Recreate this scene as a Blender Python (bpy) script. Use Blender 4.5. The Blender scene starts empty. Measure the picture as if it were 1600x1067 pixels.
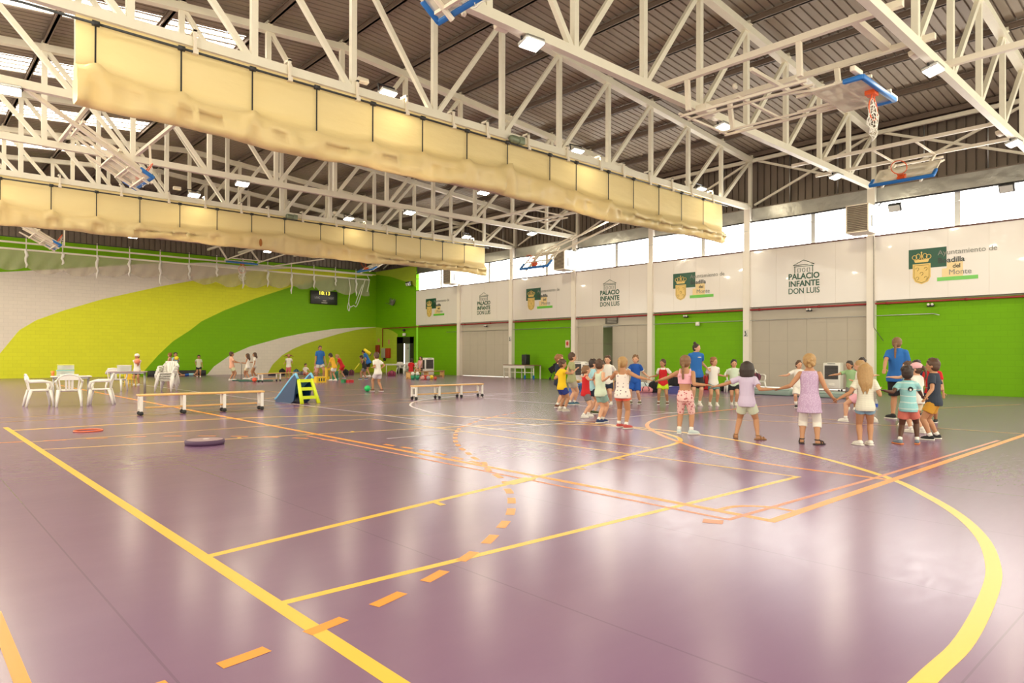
import bpy, bmesh, math, random
from mathutils import Vector, Matrix, Euler
R = math.radians
random.seed(7)
SC = bpy.context.scene
COL = SC.collection
PI = math.pi

# ------------------------------------------------------------------ camera, world, exposure
CAMH = 1.342
cam_data = bpy.data.cameras.new('camera')
cam = bpy.data.objects.new('camera', cam_data)
COL.objects.link(cam)
cam_data.sensor_width = 36.0
cam_data.lens = 36.0 * 1056.4 / 1600.0
cam_data.shift_y = 14.75 / 1600.0
cam_data.clip_end = 200
YAW, PIT, ROL = R(42.53), R(0.334), R(0.146)
fwd = Vector((math.sin(YAW) * math.cos(PIT), math.cos(YAW) * math.cos(PIT), math.sin(PIT)))
rgt = Vector((math.cos(YAW), -math.sin(YAW), 0))
upv = rgt.cross(fwd)
r2 = rgt * math.cos(ROL) + upv * math.sin(ROL)
u2 = -rgt * math.sin(ROL) + upv * math.cos(ROL)
cam.matrix_world = Matrix(((r2.x, u2.x, -fwd.x, 0), (r2.y, u2.y, -fwd.y, 0), (r2.z, u2.z, -fwd.z, CAMH), (0, 0, 0, 1)))
SC.camera = cam
SC.view_settings.view_transform = 'Standard'
SC.view_settings.look = 'None'
SC.view_settings.exposure = 0.38
SC.view_settings.gamma = 1.0
SC.view_settings.use_curve_mapping = False
SC.cycles.use_denoising = True
SC.cycles.max_bounces = 7
SC.cycles.diffuse_bounces = 4
SC.cycles.glossy_bounces = 3
SC.cycles.transparent_max_bounces = 8
SC.cycles.sample_clamp_indirect = 6.0
SC.cycles.caustics_reflective = False
SC.cycles.caustics_refractive = False

W = bpy.data.worlds.new('sky')  # added warm fill, let in by the unbuilt left and near sides
SC.world = W
W.use_nodes = True
bg = W.node_tree.nodes['Background']
bg.inputs[0].default_value = (1.0, 0.95, 0.76, 1)
bg.inputs[1].default_value = 2.1
LAMP_W = 45.0
SKYLIGHT_E = 14.0
WINDOW_E = 10.0

# ------------------------------------------------------------------ scene placement helpers
def fl(px, py, z=0.0):
    """floor point seen at a photograph pixel"""
    x = (px - 800) / 1056.4; y = -(py - 548.25) / 1056.4
    x, y = x * math.cos(ROL) - y * math.sin(ROL), x * math.sin(ROL) + y * math.cos(ROL)
    d = math.cos(PIT) - y * math.sin(PIT); zz = math.sin(PIT) + y * math.cos(PIT)
    t = (z - CAMH) / zz
    q = ((d * math.sin(YAW) + x * math.cos(YAW)) * t, (d * math.cos(YAW) - x * math.sin(YAW)) * t)
    k = min(1.0, 44.45 / max(q[1], .01), 26.75 / max(q[0], .01))      # nothing stands beyond the walls
    return (q[0] * k, q[1] * k)

def dep(x, y): return x * math.sin(YAW) + y * math.cos(YAW)
def zat(x, y, py): return (554 - py) * dep(x, y) / 1056.4 + CAMH
def pt(px, py, d):
    """point at a photograph pixel and a distance d along the view axis"""
    lat = (px - 800) / 1056.4 * d
    return (d * math.sin(YAW) + lat * math.cos(YAW), d * math.cos(YAW) - lat * math.sin(YAW), CAMH + (554 - py) / 1056.4 * d)

# ------------------------------------------------------------------ materials
MATS = {}
def nm(name):
    m = bpy.data.materials.new(name); m.use_nodes = True
    nt = m.node_tree; return m, nt, nt.nodes['Principled BSDF']

def mat(name, col, rough=0.5, metal=0.0, noise=0.0, nscale=8.0, bump=0.0, bscale=60.0, coat=0.0, trans=0.0, alpha=1.0, spec=0.5):
    if name in MATS: return MATS[name]
    m, nt, b = nm(name)
    b.inputs['Base Color'].default_value = (*col, 1)
    b.inputs['Roughness'].default_value = rough
    b.inputs['Metallic'].default_value = metal
    b.inputs['Coat Weight'].default_value = coat
    b.inputs['Transmission Weight'].default_value = trans
    b.inputs['Alpha'].default_value = alpha
    b.inputs['Specular IOR Level'].default_value = spec
    N = nt.nodes; L = nt.links
    tc = N.new('ShaderNodeTexCoord')
    if noise > 0:
        n = N.new('ShaderNodeTexNoise'); n.inputs['Scale'].default_value = nscale; n.inputs['Detail'].default_value = 4
        L.new(tc.outputs['Object'], n.inputs['Vector'])
        mx = N.new('ShaderNodeMix'); mx.data_type = 'RGBA'
        mx.inputs[6].default_value = (*[c * (1 - noise) for c in col], 1)
        mx.inputs[7].default_value = (*[min(1, c * (1 + noise)) for c in col], 1)
        L.new(n.outputs[0], mx.inputs[0]); L.new(mx.outputs[2], b.inputs['Base Color'])
    if bump > 0:
        n2 = N.new('ShaderNodeTexNoise'); n2.inputs['Scale'].default_value = bscale; n2.inputs['Detail'].default_value = 3
        L.new(tc.outputs['Object'], n2.inputs['Vector'])
        bp = N.new('ShaderNodeBump'); bp.inputs['Strength'].default_value = bump; bp.inputs['Distance'].default_value = 0.02
        L.new(n2.outputs[0], bp.inputs['Height']); L.new(bp.outputs[0], b.inputs['Normal'])
    MATS[name] = m
    return m

def emis(name, col, st):
    if name in MATS: return MATS[name]
    m = bpy.data.materials.new(name); m.use_nodes = True
    nt = m.node_tree; nt.nodes.remove(nt.nodes['Principled BSDF'])
    e = nt.nodes.new('ShaderNodeEmission'); e.inputs[0].default_value = (*col, 1); e.inputs[1].default_value = st
    nt.links.new(e.outputs[0], nt.nodes['Material Output'].inputs[0])
    MATS[name] = m
    return m

def block_mat(name, col, rough=0.6, axis='X'):
    """painted block masonry: faint mortar relief"""
    m, nt, b = nm(name); N = nt.nodes; L = nt.links
    b.inputs['Base Color'].default_value = (*col, 1); b.inputs['Roughness'].default_value = rough; b.inputs['Specular IOR Level'].default_value = .25
    tc = N.new('ShaderNodeTexCoord'); sp = N.new('ShaderNodeSeparateXYZ'); cb = N.new('ShaderNodeCombineXYZ')
    L.new(tc.outputs['Object'], sp.inputs[0]); L.new(sp.outputs[1 if axis == 'Y' else 0], cb.inputs[0]); L.new(sp.outputs[2], cb.inputs[1])
    br = N.new('ShaderNodeTexBrick'); br.inputs['Scale'].default_value = 1.0
    br.inputs['Brick Width'].default_value = 0.40; br.inputs['Row Height'].default_value = 0.20
    br.inputs['Mortar Size'].default_value = 0.006; br.inputs['Mortar Smooth'].default_value = 0.3
    br.inputs['Color1'].default_value = (*col, 1)
    br.inputs['Color2'].default_value = (*[min(1, c * 1.04) for c in col], 1)
    br.inputs['Mortar'].default_value = (*[c * 0.86 for c in col], 1)
    L.new(cb.outputs[0], br.inputs['Vector']); L.new(br.outputs['Color'], b.inputs['Base Color'])
    bp = N.new('ShaderNodeBump'); bp.inputs['Strength'].default_value = 0.4; bp.inputs['Distance'].default_value = 0.004; bp.invert = True
    L.new(br.outputs['Fac'], bp.inputs['Height']); L.new(bp.outputs[0], b.inputs['Normal'])
    return m

# ------------------------------------------------------------------ mesh builder
class MB:
    def __init__(s): s.v = []; s.f = []; s.m = []; s.mi = 0; s.sm = []
    def add(s, vs, fs, smooth=False):
        k = len(s.v); s.v += [tuple(v) for v in vs]
        for f in fs: s.f.append(tuple(i + k for i in f)); s.m.append(s.mi); s.sm.append(smooth)
        return s
    def box(s, c, d, M=None):
        x, y, z = d[0] / 2, d[1] / 2, d[2] / 2
        vs = [Vector((a * x, b * y, e * z)) for a in (-1, 1) for b in (-1, 1) for e in (-1, 1)]
        if M is not None: vs = [M @ v for v in vs]
        vs = [v + Vector(c) for v in vs]
        return s.add(vs, [(0, 1, 3, 2), (4, 6, 7, 5), (0, 4, 5, 1), (2, 3, 7, 6), (0, 2, 6, 4), (1, 5, 7, 3)])
    def bx(s, a, b):
        return s.box([(a[i] + b[i]) / 2 for i in range(3)], [abs(b[i] - a[i]) for i in range(3)])
    def rbox(s, c, d, r=0.02, M=None, seg=2):
        bm = bmesh.new(); bmesh.ops.create_cube(bm, size=1)
        for v in bm.verts: v.co = Vector((v.co.x * d[0], v.co.y * d[1], v.co.z * d[2]))
        bmesh.ops.bevel(bm, geom=bm.edges[:], offset=min(r, min(d) * 0.45), segments=seg, affect='EDGES', profile=0.5)
        vs = [v.co.copy() for v in bm.verts]
        if M is not None: vs = [M @ v for v in vs]
        vs = [v + Vector(c) for v in vs]
        fs = [[v.index for v in f.verts] for f in bm.faces]; bm.free()
        return s.add(vs, fs, True)
    def bar(s, p, q, w, h, up=(0, 0, 1)):
        p = Vector(p); q = Vector(q); d = (q - p).normalized(); u = Vector(up)
        if abs(d.dot(u)) > 0.99: u = Vector((0, 1, 0))
        sd = d.cross(u).normalized(); u = sd.cross(d)
        vs = [e + sd * a * w / 2 + u * b * h / 2 for e in (p, q) for a in (-1, 1) for b in (-1, 1)]
        return s.add(vs, [(0, 1, 3, 2), (4, 6, 7, 5), (0, 4, 5, 1), (2, 3, 7, 6), (0, 2, 6, 4), (1, 5, 7, 3)])
    def tube(s, P, r, n=8, cap=True, rr=None, closed=False, flat=1.0):
        P = [Vector(p) for p in P]; k0 = []; vs = []
        m = len(P); ref = None
        for i, p in enumerate(P):
            if closed: d = P[(i + 1) % m] - P[i - 1]
            else: d = (P[min(i + 1, m - 1)] - P[max(i - 1, 0)])
            d = d.normalized() if d.length > 1e-9 else Vector((0, 0, 1))
            if ref is None:
                ref = Vector((0, 0, 1)) if abs(d.z) < 0.9 else Vector((1, 0, 0))
            a = (ref - d * ref.dot(d))
            if a.length < 1e-6: a = d.orthogonal()
            a.normalize(); b = d.cross(a); ref = a
            ra = rr[i] if rr else r
            for j in range(n):
                t = 2 * PI * j / n
                vs.append(p + a * math.cos(t) * ra * flat + b * math.sin(t) * ra)
        fs = []
        for i in range(m if closed else m - 1):
            for j in range(n):
                fs.append((i * n + j, i * n + (j + 1) % n, ((i + 1) % m) * n + (j + 1) % n, ((i + 1) % m) * n + j))
        if cap and not closed:
            fs.append(tuple(range(n))[::-1]); fs.append(tuple((m - 1) * n + j for j in range(n)))
        return s.add(vs, fs, True)
    def lathe(s, prof, c=(0, 0, 0), n=20, M=None):
        vs = []
        for r, z in prof:
            for j in range(n):
                t = 2 * PI * j / n; v = Vector((r * math.cos(t), r * math.sin(t), z))
                if M is not None: v = M @ v
                vs.append(v + Vector(c))
        fs = [(i * n + j, i * n + (j + 1) % n, (i + 1) * n + (j + 1) % n, (i + 1) * n + j) for i in range(len(prof) - 1) for j in range(n)]
        return s.add(vs, fs, True)
    def ell(s, c, r, M=None, n=14, k=9):
        vs = []; 
        if isinstance(r, (int, float)): r = (r, r, r)
        for i in range(1, k):
            t = PI * i / k
            for j in range(n):
                p = 2 * PI * j / n
                vs.append(Vector((r[0] * math.sin(t) * math.cos(p), r[1] * math.sin(t) * math.sin(p), r[2] * math.cos(t))))
        vs.append(Vector((0, 0, r[2]))); vs.append(Vector((0, 0, -r[2])))
        if M is not None: vs = [M @ v for v in vs]
        vs = [v + Vector(c) for v in vs]
        fs = [(i * n + j, (i + 1) * n + j, (i + 1) * n + (j + 1) % n, i * n + (j + 1) % n) for i in range(k - 2) for j in range(n)]
        T = (k - 1) * n
        fs += [(T, j, (j + 1) % n) for j in range(n)]
        fs += [(T + 1, (k - 2) * n + (j + 1) % n, (k - 2) * n + j) for j in range(n)]
        return s.add(vs, fs, True)
    def prism(s, poly, a, b, axis='Z'):
        """extrude a 2-D outline between a and b along axis; outline coordinates are the two other axes in order"""
        def mk(p, t): return {'Z': (p[0], p[1], t), 'Y': (p[0], t, p[1]), 'X': (t, p[0], p[1])}[axis]
        n = len(poly); vs = [mk(p, a) for p in poly] + [mk(p, b) for p in poly]
        fs = [tuple(range(n))[::-1], tuple(range(n, 2 * n))] + [(i, (i + 1) % n, n + (i + 1) % n, n + i) for i in range(n)]
        return s.add(vs, fs)
    def mesh(s, name, mats, at=(0, 0, 0)):
        me = bpy.data.meshes.new(name); at = Vector(at)
        me.from_pydata([Vector(v) - at for v in s.v], [], s.f)
        for m in (mats if isinstance(mats, (list, tuple)) else [mats]): me.materials.append(m)
        me.polygons.foreach_set('material_index', s.m); me.polygons.foreach_set('use_smooth', s.sm)
        me.update()
        bm = bmesh.new(); bm.from_mesh(me); bmesh.ops.recalc_face_normals(bm, faces=bm.faces[:]); bm.to_mesh(me); bm.free()
        return me
    def build(s, name, mats, parent=None, at=None, **kw):
        """one object; world-space vertices are made local to the parent (unrotated) when at is 'w', or to the point at"""
        if at == 'w': off = parent.location.copy(); me = s.mesh(name, mats, off); o = bpy.data.objects.new(name, me)
        elif at is not None: me = s.mesh(name, mats, at); o = bpy.data.objects.new(name, me); o.location = at
        else: me = s.mesh(name, mats); o = bpy.data.objects.new(name, me)
        COL.objects.link(o)
        if parent is not None: o.parent = parent
        for k, v in kw.items(): o[k] = v
        return o

def thing(name, label, cat, loc=(0, 0, 0), rz=0.0, group=None):
    o = bpy.data.objects.new(name, None); COL.objects.link(o); o.empty_display_size = 0.2
    o.location = loc; o.rotation_euler = (0, 0, rz); o['label'] = label; o['category'] = cat
    if group: o['group'] = group
    return o

def dup(root, loc=None, rz=None, label=None, group=None, keep=None):
    r = root.copy(); COL.objects.link(r)
    if loc is not None: r.location = loc
    if rz is not None: r.rotation_euler = (0, 0, rz)
    if label: r['label'] = label
    if group: r['group'] = group
    for ch in list(root.children):
        if keep and not keep(ch): continue
        c = ch.copy(); COL.objects.link(c); c.parent = r
        for g in ch.children:
            d = g.copy(); COL.objects.link(d); d.parent = c
    return r

def dress(o, label, cat, group=None):
    o['label'] = label; o['category'] = cat
    if group: o['group'] = group
    return o

def interp(pts, x):
    if x <= pts[0][0]: return pts[0][1]
    for (a, b), (c, d) in zip(pts, pts[1:]):
        if x <= c: return b + (d - b) * (x - a) / (c - a)
    return pts[-1][1]

def smooth(pts, k=6, closed=False):
    """Catmull-Rom through points"""
    P = [Vector(p) for p in pts]; out = []; n = len(P)
    for i in range(n if closed else n - 1):
        a = P[i - 1] if (closed or i > 0) else P[0] * 2 - P[1]; b = P[i]; c = P[(i + 1) % n]
        d = P[(i + 2) % n] if (closed or i + 2 < n) else P[-1] * 2 - P[-2]
        for j in range(k):
            t = j / k
            out.append(0.5 * ((2 * b) + (c - a) * t + (2 * a - 5 * b + 4 * c - d) * t * t + (3 * b - a - 3 * c + d) * t ** 3))
    if not closed: out.append(P[-1])
    return out

# palette
STEEL = mat('white painted steel', (0.82, 0.77, 0.62), 0.42, noise=0.06, nscale=3)
CREAM = mat('cream paint', (0.80, 0.72, 0.58), 0.5)
PURLIN = mat('brown galvanised purlin', (0.20, 0.145, 0.11), 0.45, 0.3, noise=0.15, nscale=4)
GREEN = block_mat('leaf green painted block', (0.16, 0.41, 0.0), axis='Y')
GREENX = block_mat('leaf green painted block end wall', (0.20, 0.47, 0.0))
LIMEX = block_mat('lime painted block', (0.76, 0.80, 0.035))  # end wall lime and white lightened, putting the wall's brightness into the paint
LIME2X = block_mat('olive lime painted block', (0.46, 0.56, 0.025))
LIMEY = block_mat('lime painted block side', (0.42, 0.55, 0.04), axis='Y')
WHITEX = block_mat('white painted block', (0.80, 0.73, 0.62))
BLACKP = mat('black plastic', (0.015, 0.015, 0.016), 0.4)
DARKM = mat('dark metal', (0.05, 0.05, 0.05), 0.4, 0.6)
WHITEP = mat('white plastic', (0.80, 0.77, 0.70), 0.35)
GALV = mat('galvanised metal', (0.55, 0.55, 0.53), 0.35, 0.8, noise=0.1)
BLUE = mat('blue pad', (0.015, 0.16, 0.50), 0.45)
ORANGE = mat('orange rim paint', (0.75, 0.10, 0.015), 0.4)
NETW = mat('white cord', (0.80, 0.76, 0.68), 0.8)
# ================================================================== THE HALL
XW, YB = 27.22, 45.06
TY = [9.58 + 5 * n for n in range(-2, 8)]       # column / truss lines
ROOF0, SLOPE = 11.42, 0.0815
def rz_(x): return ROOF0 - SLOPE * abs(x - 10.55)

def st(o, label=None):
    o['kind'] = 'structure'
    if label: o['label'] = label
    return o

# ---- floor
def floor_mat():
    m, nt, b = nm('purple sports vinyl'); N = nt.nodes; L = nt.links
    tc = N.new('ShaderNodeTexCoord')
    n1 = N.new('ShaderNodeTexNoise'); n1.inputs['Scale'].default_value = 0.9; n1.inputs['Detail'].default_value = 6; n1.inputs['Roughness'].default_value = 0.6
    mp = N.new('ShaderNodeMapping'); mp.inputs['Scale'].default_value = (0.45, 1.7, 1); mp.inputs['Rotation'].default_value = (0, 0, R(45))
    L.new(tc.outputs['Object'], mp.inputs[0]); L.new(mp.outputs[0], n1.inputs['Vector'])
    mx = N.new('ShaderNodeMix'); mx.data_type = 'RGBA'
    mx.inputs[6].default_value = (0.195, 0.100, 0.192, 1); mx.inputs[7].default_value = (0.245, 0.133, 0.230, 1)
    L.new(n1.outputs[0], mx.inputs[0])
    # welded sheet seams every 1.78 m
    sp = N.new('ShaderNodeSeparateXYZ'); L.new(tc.outputs['Object'], sp.inputs[0])
    def M(op, a, bb, c=None):
        q = N.new('ShaderNodeMath'); q.operation = op
        for i, v in enumerate((a, bb, c)):
            if v is None: continue
            if isinstance(v, (int, float)): q.inputs[i].default_value = v
            else: L.new(v, q.inputs[i])
        return q.outputs[0]
    w = M('ABSOLUTE', M('SUBTRACT', M('FRACT', M('DIVIDE', M('SUBTRACT', sp.outputs[0], 0.87 - 0.89), 1.78), 0), 0.5), 0)
    seam = M('LESS_THAN', w, 0.0032)
    w2 = M('ABSOLUTE', M('SUBTRACT', M('FRACT', M('DIVIDE', M('ADD', sp.outputs[1], 4.2), 10.0), 0), 0.5), 0)
    seam2 = M('LESS_THAN', w2, 0.0005)
    sm = M('MAXIMUM', seam, seam2)
    mx2 = N.new('ShaderNodeMix'); mx2.data_type = 'RGBA'; L.new(M('MULTIPLY', sm, 0.35), mx2.inputs[0])
    L.new(mx.outputs[2], mx2.inputs[6]); mx2.inputs[7].default_value = (0.10, 0.06, 0.10, 1)
    L.new(mx2.outputs[2], b.inputs['Base Color'])
    n2 = N.new('ShaderNodeTexNoise'); n2.inputs['Scale'].default_value = 9.0; n2.inputs['Detail'].default_value = 8; n2.inputs['Roughness'].default_value = 0.75
    L.new(mp.outputs[0], n2.inputs['Vector'])
    mr = N.new('ShaderNodeMapRange'); mr.inputs[1].default_value = 0.3; mr.inputs[2].default_value = 0.7; mr.inputs[3].default_value = 0.20; mr.inputs[4].default_value = 0.262
    L.new(n2.outputs[0], mr.inputs[0]); L.new(mr.outputs[0], b.inputs['Roughness'])
    n3 = N.new('ShaderNodeTexNoise'); n3.inputs['Scale'].default_value = 140; n3.inputs['Detail'].default_value = 2
    L.new(tc.outputs['Object'], n3.inputs['Vector'])
    n4 = N.new('ShaderNodeTexNoise'); n4.inputs['Scale'].default_value = 2.2; n4.inputs['Detail'].default_value = 2
    L.new(mp.outputs[0], n4.inputs['Vector'])
    ad = M('ADD', M('MULTIPLY', n3.outputs[0], 0.12), n4.outputs[0])
    bp = N.new('ShaderNodeBump'); bp.inputs['Strength'].default_value = 0.25; bp.inputs['Distance'].default_value = 0.003
    L.new(ad, bp.inputs['Height']); L.new(bp.outputs[0], b.inputs['Normal'])
    b.inputs['Specular IOR Level'].default_value = 0.36
    return m

f = MB().bx((-8, -6, -0.12), (27.9, YB + 0.3, 0))
floor = st(f.build('floor', floor_mat()), 'purple vinyl sports floor')

YEL = mat('yellow court paint', (0.86, 0.50, 0.045), 0.35)
YEL2 = mat('pale yellow court paint', (0.80, 0.48, 0.11), 0.35)
ORG = mat('orange court paint', (0.88, 0.29, 0.015), 0.35)
ORF = mat('worn orange court paint', (0.70, 0.26, 0.13), 0.4)
WHT = mat('white court paint', (0.76, 0.68, 0.66), 0.35)
LZ = [0.0006]
def strip(mb, pts, w, z):
    P = [Vector((p[0], p[1], 0)) for p in pts]; vs = []; n = len(P)
    for i, p in enumerate(P):
        d = (P[min(i + 1, n - 1)] - P[max(i - 1, 0)]).normalized(); s_ = Vector((-d.y, d.x, 0)) * w / 2
        vs += [(p.x + s_.x, p.y + s_.y, z), (p.x - s_.x, p.y - s_.y, z)]
    mb.add(vs, [(2 * i, 2 * i + 1, 2 * i + 3, 2 * i + 2) for i in range(n - 1)])
def line(name, m, segs, w, label, z=None):
    if z is None: LZ[0] += 0.00006; z = LZ[0]
    mb = MB()
    for i_, s_ in enumerate(segs): strip(mb, s_, w, z + .00003 * i_)
    o = mb.build(name, m, floor); o['label'] = label; return o
C2 = lambda pts, k=6: [(v.x, v.y) for v in smooth([(p[0], p[1], 0) for p in pts], k)]
line('yellow_baseline', YEL, [[(1.53, -3), (1.53, 15.3)]], 0.082, 'broad yellow baseline running beside the camera')
key_near = [(1.53, 4.68), (7.92, 5.74), (8.47, 5.82), (8.95, 5.95), (9.32, 6.17), (9.62, 6.5), (9.9, 7.0), (10.05, 7.6), (10.03, 8.2), (9.77, 8.81), (9.38, 9.2), (8.8, 9.6), (8.08, 9.9), (7.4, 10.12)]
line('free_throw_key', YEL, [[(1.53, 4.67), (3.6, 5.03), (6.0, 5.42)] + C2([(7.37, 5.66)] + key_near[1:])], 0.075, 'yellow key with rounded free throw end')
line('free_throw_key', YEL2, [[(7.4, 10.12), (5.1, 10.66), (1.53, 11.43)]], 0.06, 'far yellow side of the key')
line('volleyball_line', YEL, [[(1.53, 3.53), (7.43, 3.38)]], 0.062, 'yellow side line of the small court')
line('volleyball_line', YEL2, [[(7.40, 3.38), (7.36, 12.40)], [(7.36, 12.40), (1.53, 12.52)], [(8.06, 10.0), (8.08, 5.85)]], 0.05, 'thin yellow lines across the key')
arc3 = [(-1, .90), (1.53, .90), (3.1, .91), (3.75, .91), (4.68, 1.01), (5.28, 1.13), (5.95, 1.34), (6.64, 1.66), (7.32, 2.09), (8.06, 2.66), (8.93, 3.70), (9.50, 4.75), (9.91, 5.64), (10.15, 6.6), (10.22, 7.5), (10.19, 8.52), (10.0, 9.77), (9.45, 11.1), (8.77, 12.1), (7.78, 13.15), (6.67, 13.85), (5.2, 14.35), (3.79, 14.55), (1.53, 14.6)]
line('three_point_line', YEL, [C2(arc3)], 0.085, 'long curved yellow three point line')
line('sideline', ORG, [[(5.27, 42.6), (5.27, 2.6)], [(5.23, 2.62), (25.3, 2.55)]], 0.085, 'broad orange boundary lines meeting at a corner')
line('faded_line', ORF, [[(5.05, 10.5), (5.05, 2.9)], [(5.03, 2.88), (8.0, 2.78)], [(8.0, 2.78), (13.0, 2.70)]], 0.05, 'faded red orange line beside the orange one')
garc = [(5.6, 2.65), (7.0, 2.66), (8.0, 3.0)]
line('goal_area_line', ORG, [C2([(7.96, 2.62), (8.0, 4.0), (8.35, 5.0), (8.89, 5.82), (9.35, 6.45), (9.9, 7.08), (10.6, 7.75), (11.53, 8.29), (12.6, 8.60), (13.76, 8.68)], 5) + [(16.76, 8.7), (18.5, 8.45), (20.2, 7.6)]], 0.075, 'curved orange goal area line')
line('corner_arc', ORG, [C2([(5.75, 2.62), (5.72, 2.9), (5.55, 3.08), (5.3, 3.12)])], 0.06, 'small orange corner arc')
line('goal_area_line', ORG, [[(0.40, -2), (0.40, 4.4)]], 0.055, 'orange line at the edge of the photograph')
nine = [(0.2, 2.95), (0.97, 2.99), (1.40, 3.05), (1.86, 3.15), (2.28, 3.28), (2.65, 3.43), (3.08, 3.65), (3.45, 3.90), (3.80, 4.17), (4.11, 4.48), (4.42, 4.84), (4.62, 5.14)]
nine2 = [(4.72, 5.22), (4.90, 5.51), (5.07, 5.89), (5.30, 6.25), (5.46, 6.48), (5.60, 6.84), (5.83, 7.26), (6.04, 7.67), (6.34, 8.16), (6.71, 8.67), (7.23, 9.30), (7.73, 9.82), (8.31, 10.25), (9.08, 10.78), (9.9, 11.2), (10.9, 11.6)]
def dashes(pts, on, off, w, z, start=0.0):
    P = C2(pts, 10); seg = []; run = start; cur = None
    for a, b in zip(P, P[1:]):
        d = math.dist(a, b); k = max(1, int(d / 0.01))
        for i in range(k):
            t = i / k; p = (a[0] + (b[0] - a[0]) * t, a[1] + (b[1] - a[1]) * t)
            if run % (on + off) < on:
                if cur is None: cur = []
                cur.append(p)
            elif cur: seg.append(cur); cur = None
            run += d / k
    if cur: seg.append(cur)
    return [s_ for s_ in seg if len(s_) > 3]
LZ[0] += 0.0002
for s_ in dashes(nine, 0.24, 0.20, 0, 0, 0.04): line('dash_mark', ORG, [s_], 0.075, 'orange dash of the free throw arc', LZ[0])
for s_ in dashes(nine2, 0.25, 0.19, 0, 0, 0.1): line('dash_mark', ORG, [s_], 0.07, 'orange dash of the free throw arc', LZ[0])
for s_ in dashes([(5.36, 6.4), (5.44, 7.13), (5.49, 7.6), (5.49, 8.0), (5.46, 8.36), (5.43, 8.86)], 0.26, 0.16, 0, 0): line('dash_mark', ORG, [s_], 0.07, 'orange dash beside the sideline', LZ[0])
for s_ in dashes([(1.2, 12.7), (2.06, 12.44), (2.91, 12.2), (3.64, 11.72), (4.31, 11.02), (4.75, 10.4), (5.0, 9.9), (5.3, 9.3)], 0.3, 0.25, 0, 0): line('dash_mark', ORG, [s_], 0.06, 'faint orange dash near the round disc', LZ[0])
line('dash_mark', ORF, [[(4.86, 3.00), (4.93, 2.86)]], 0.13, 'lone worn orange patch')
LZ[0] += 0.0002
line('key_block', YEL, [[(4.72, 5.215), (5.13, 5.285)]], 0.16, 'solid yellow block on the key')
for (a, b) in (((3.65, 5.02), (3.63, 4.86)), ((5.99, 5.42), (6.0, 5.27)), ((6.93, 5.57), (6.95, 5.43)), ((4.1, 10.85), (4.12, 11.0)), ((5.9, 10.45), (5.92, 10.6))):
    line('key_tick', YEL, [[a, b]], 0.06, 'short yellow tick on the key')
line('white_sideline', WHT, [[(8.02, 8.9), (8.0, 36)]], 0.05, 'long white side line')
line('white_end_line', WHT, [[(5.83, 9.30), (10.0, 9.12), (14.3, 9.08)]], 0.05, 'white end line crossing toward the circle of children')
line('white_arc', WHT, [[(9.06, 9.12), (9.03, 10.44)] + C2([(9.03, 11.4), (9.12, 12.29), (9.38, 13.3), (9.83, 14.46), (10.25, 15.2), (11.0, 16.1), (12.0, 16.8), (13.4, 17.3), (15.2, 17.6), (17.1, 17.3)])], 0.06, 'white three point arc by the low bench')
line('white_key', WHT, [[(13.45, 15.3), (13.45, 9.1)], C2([(14.0, 15.3), (13.55, 15.9), (13.9, 16.6), (14.8, 17.0), (16, 17.0)])], 0.05, 'white key lines')
line('far_yellow_line', YEL2, [[(1.5, 17.55), (12, 17.1)], [(1.5, 16.5), (12, 15.9)], [(4.5, 20.5), (13, 20.0)], [(9.5, 23.4), (15, 23)],
     C2([(8.3, 20.0), (9.0, 20.7), (9.6, 21.6), (10.0, 22.8), (10.1, 24.0), (9.7, 25.3)])], 0.05, 'thin yellow lines toward the far court')
line('far_yellow_line', YEL2, [[(12.71, 7.52), (13.4, 6.25), (14.3, 4.49), (14.4, 2.62)], [(14.75, 8.1), (14.5, 5.6)], [(19.84, 5.4), (23.15, 4.3)], [(14, 12.9), (20, 12.9)],
     C2([(19.2, 12.8), (19.0, 12.0), (19.6, 11.2), (20.8, 10.7)])], 0.045, 'thin yellow lines behind the children')

# ---- back wall, painted in sweeping bands
c1 = [(-2, 5.2), (4.23, 5.69), (7.11, 6.12), (11.18, 6.77), (14.89, 7.21), (17.0, 7.2), (19, 7.35), (21, 7.45)]
c2 = [(-2, 0), (3.5, 0.2), (5.08, 2.61), (5.85, 3.19), (7.12, 3.78), (9.01, 4.52), (12.08, 5.48), (15.29, 6.32), (16.92, 6.73), (18.5, 7.05), (21, 7.4)]
c3 = [(-2, 0), (10.9, 0), (11.22, 0.30), (12.01, 1.28), (12.82, 2.12), (13.83, 2.84), (14.52, 3.43), (15.91, 4.18), (18.00, 5.10), (20.55, 6.07), (21.88, 6.5), (24, 6.95), (27.3, 7.4)]
c4 = [(-2, 0), (14.85, 0), (15.30, 0.55), (16.33, 1.29), (17.58, 1.85), (19.83, 2.50), (21.42, 2.84), (23.63, 3.19), (25.62, 3.37), (27.3, 3.44)]
c5 = [(-2, 0), (18.8, 0), (19.14, 0.62), (19.84, 1.28), (20.62, 1.72), (21.42, 2.05), (22.64, 2.42), (24.15, 2.86), (25.62, 3.20), (27.3, 3.43)]
mb = MB(); ZT = 7.62
xs = [-2 + 0.1 * i for i in range(296)]
def zt_(x): return 7.62
for a, b in zip(xs, xs[1:]):
    prev = (0.0, 0.0)
    for k, cv in enumerate((c5, c4, c3, c2, c1, None)):
        za = interp(cv, a) if cv else zt_(a); zb = interp(cv, b) if cv else zt_(b)
        za = max(za, prev[0]); zb = max(zb, prev[1])
        if za - prev[0] > 1e-5 or zb - prev[1] > 1e-5:
            mb.mi = [3, 2, 0, 1, 2, 0][k]
            mb.add([(a, YB, prev[0]), (b, YB, prev[1]), (b, YB, zb), (a, YB, za)], [(0, 1, 2, 3)])
        prev = (za, zb)
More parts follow.
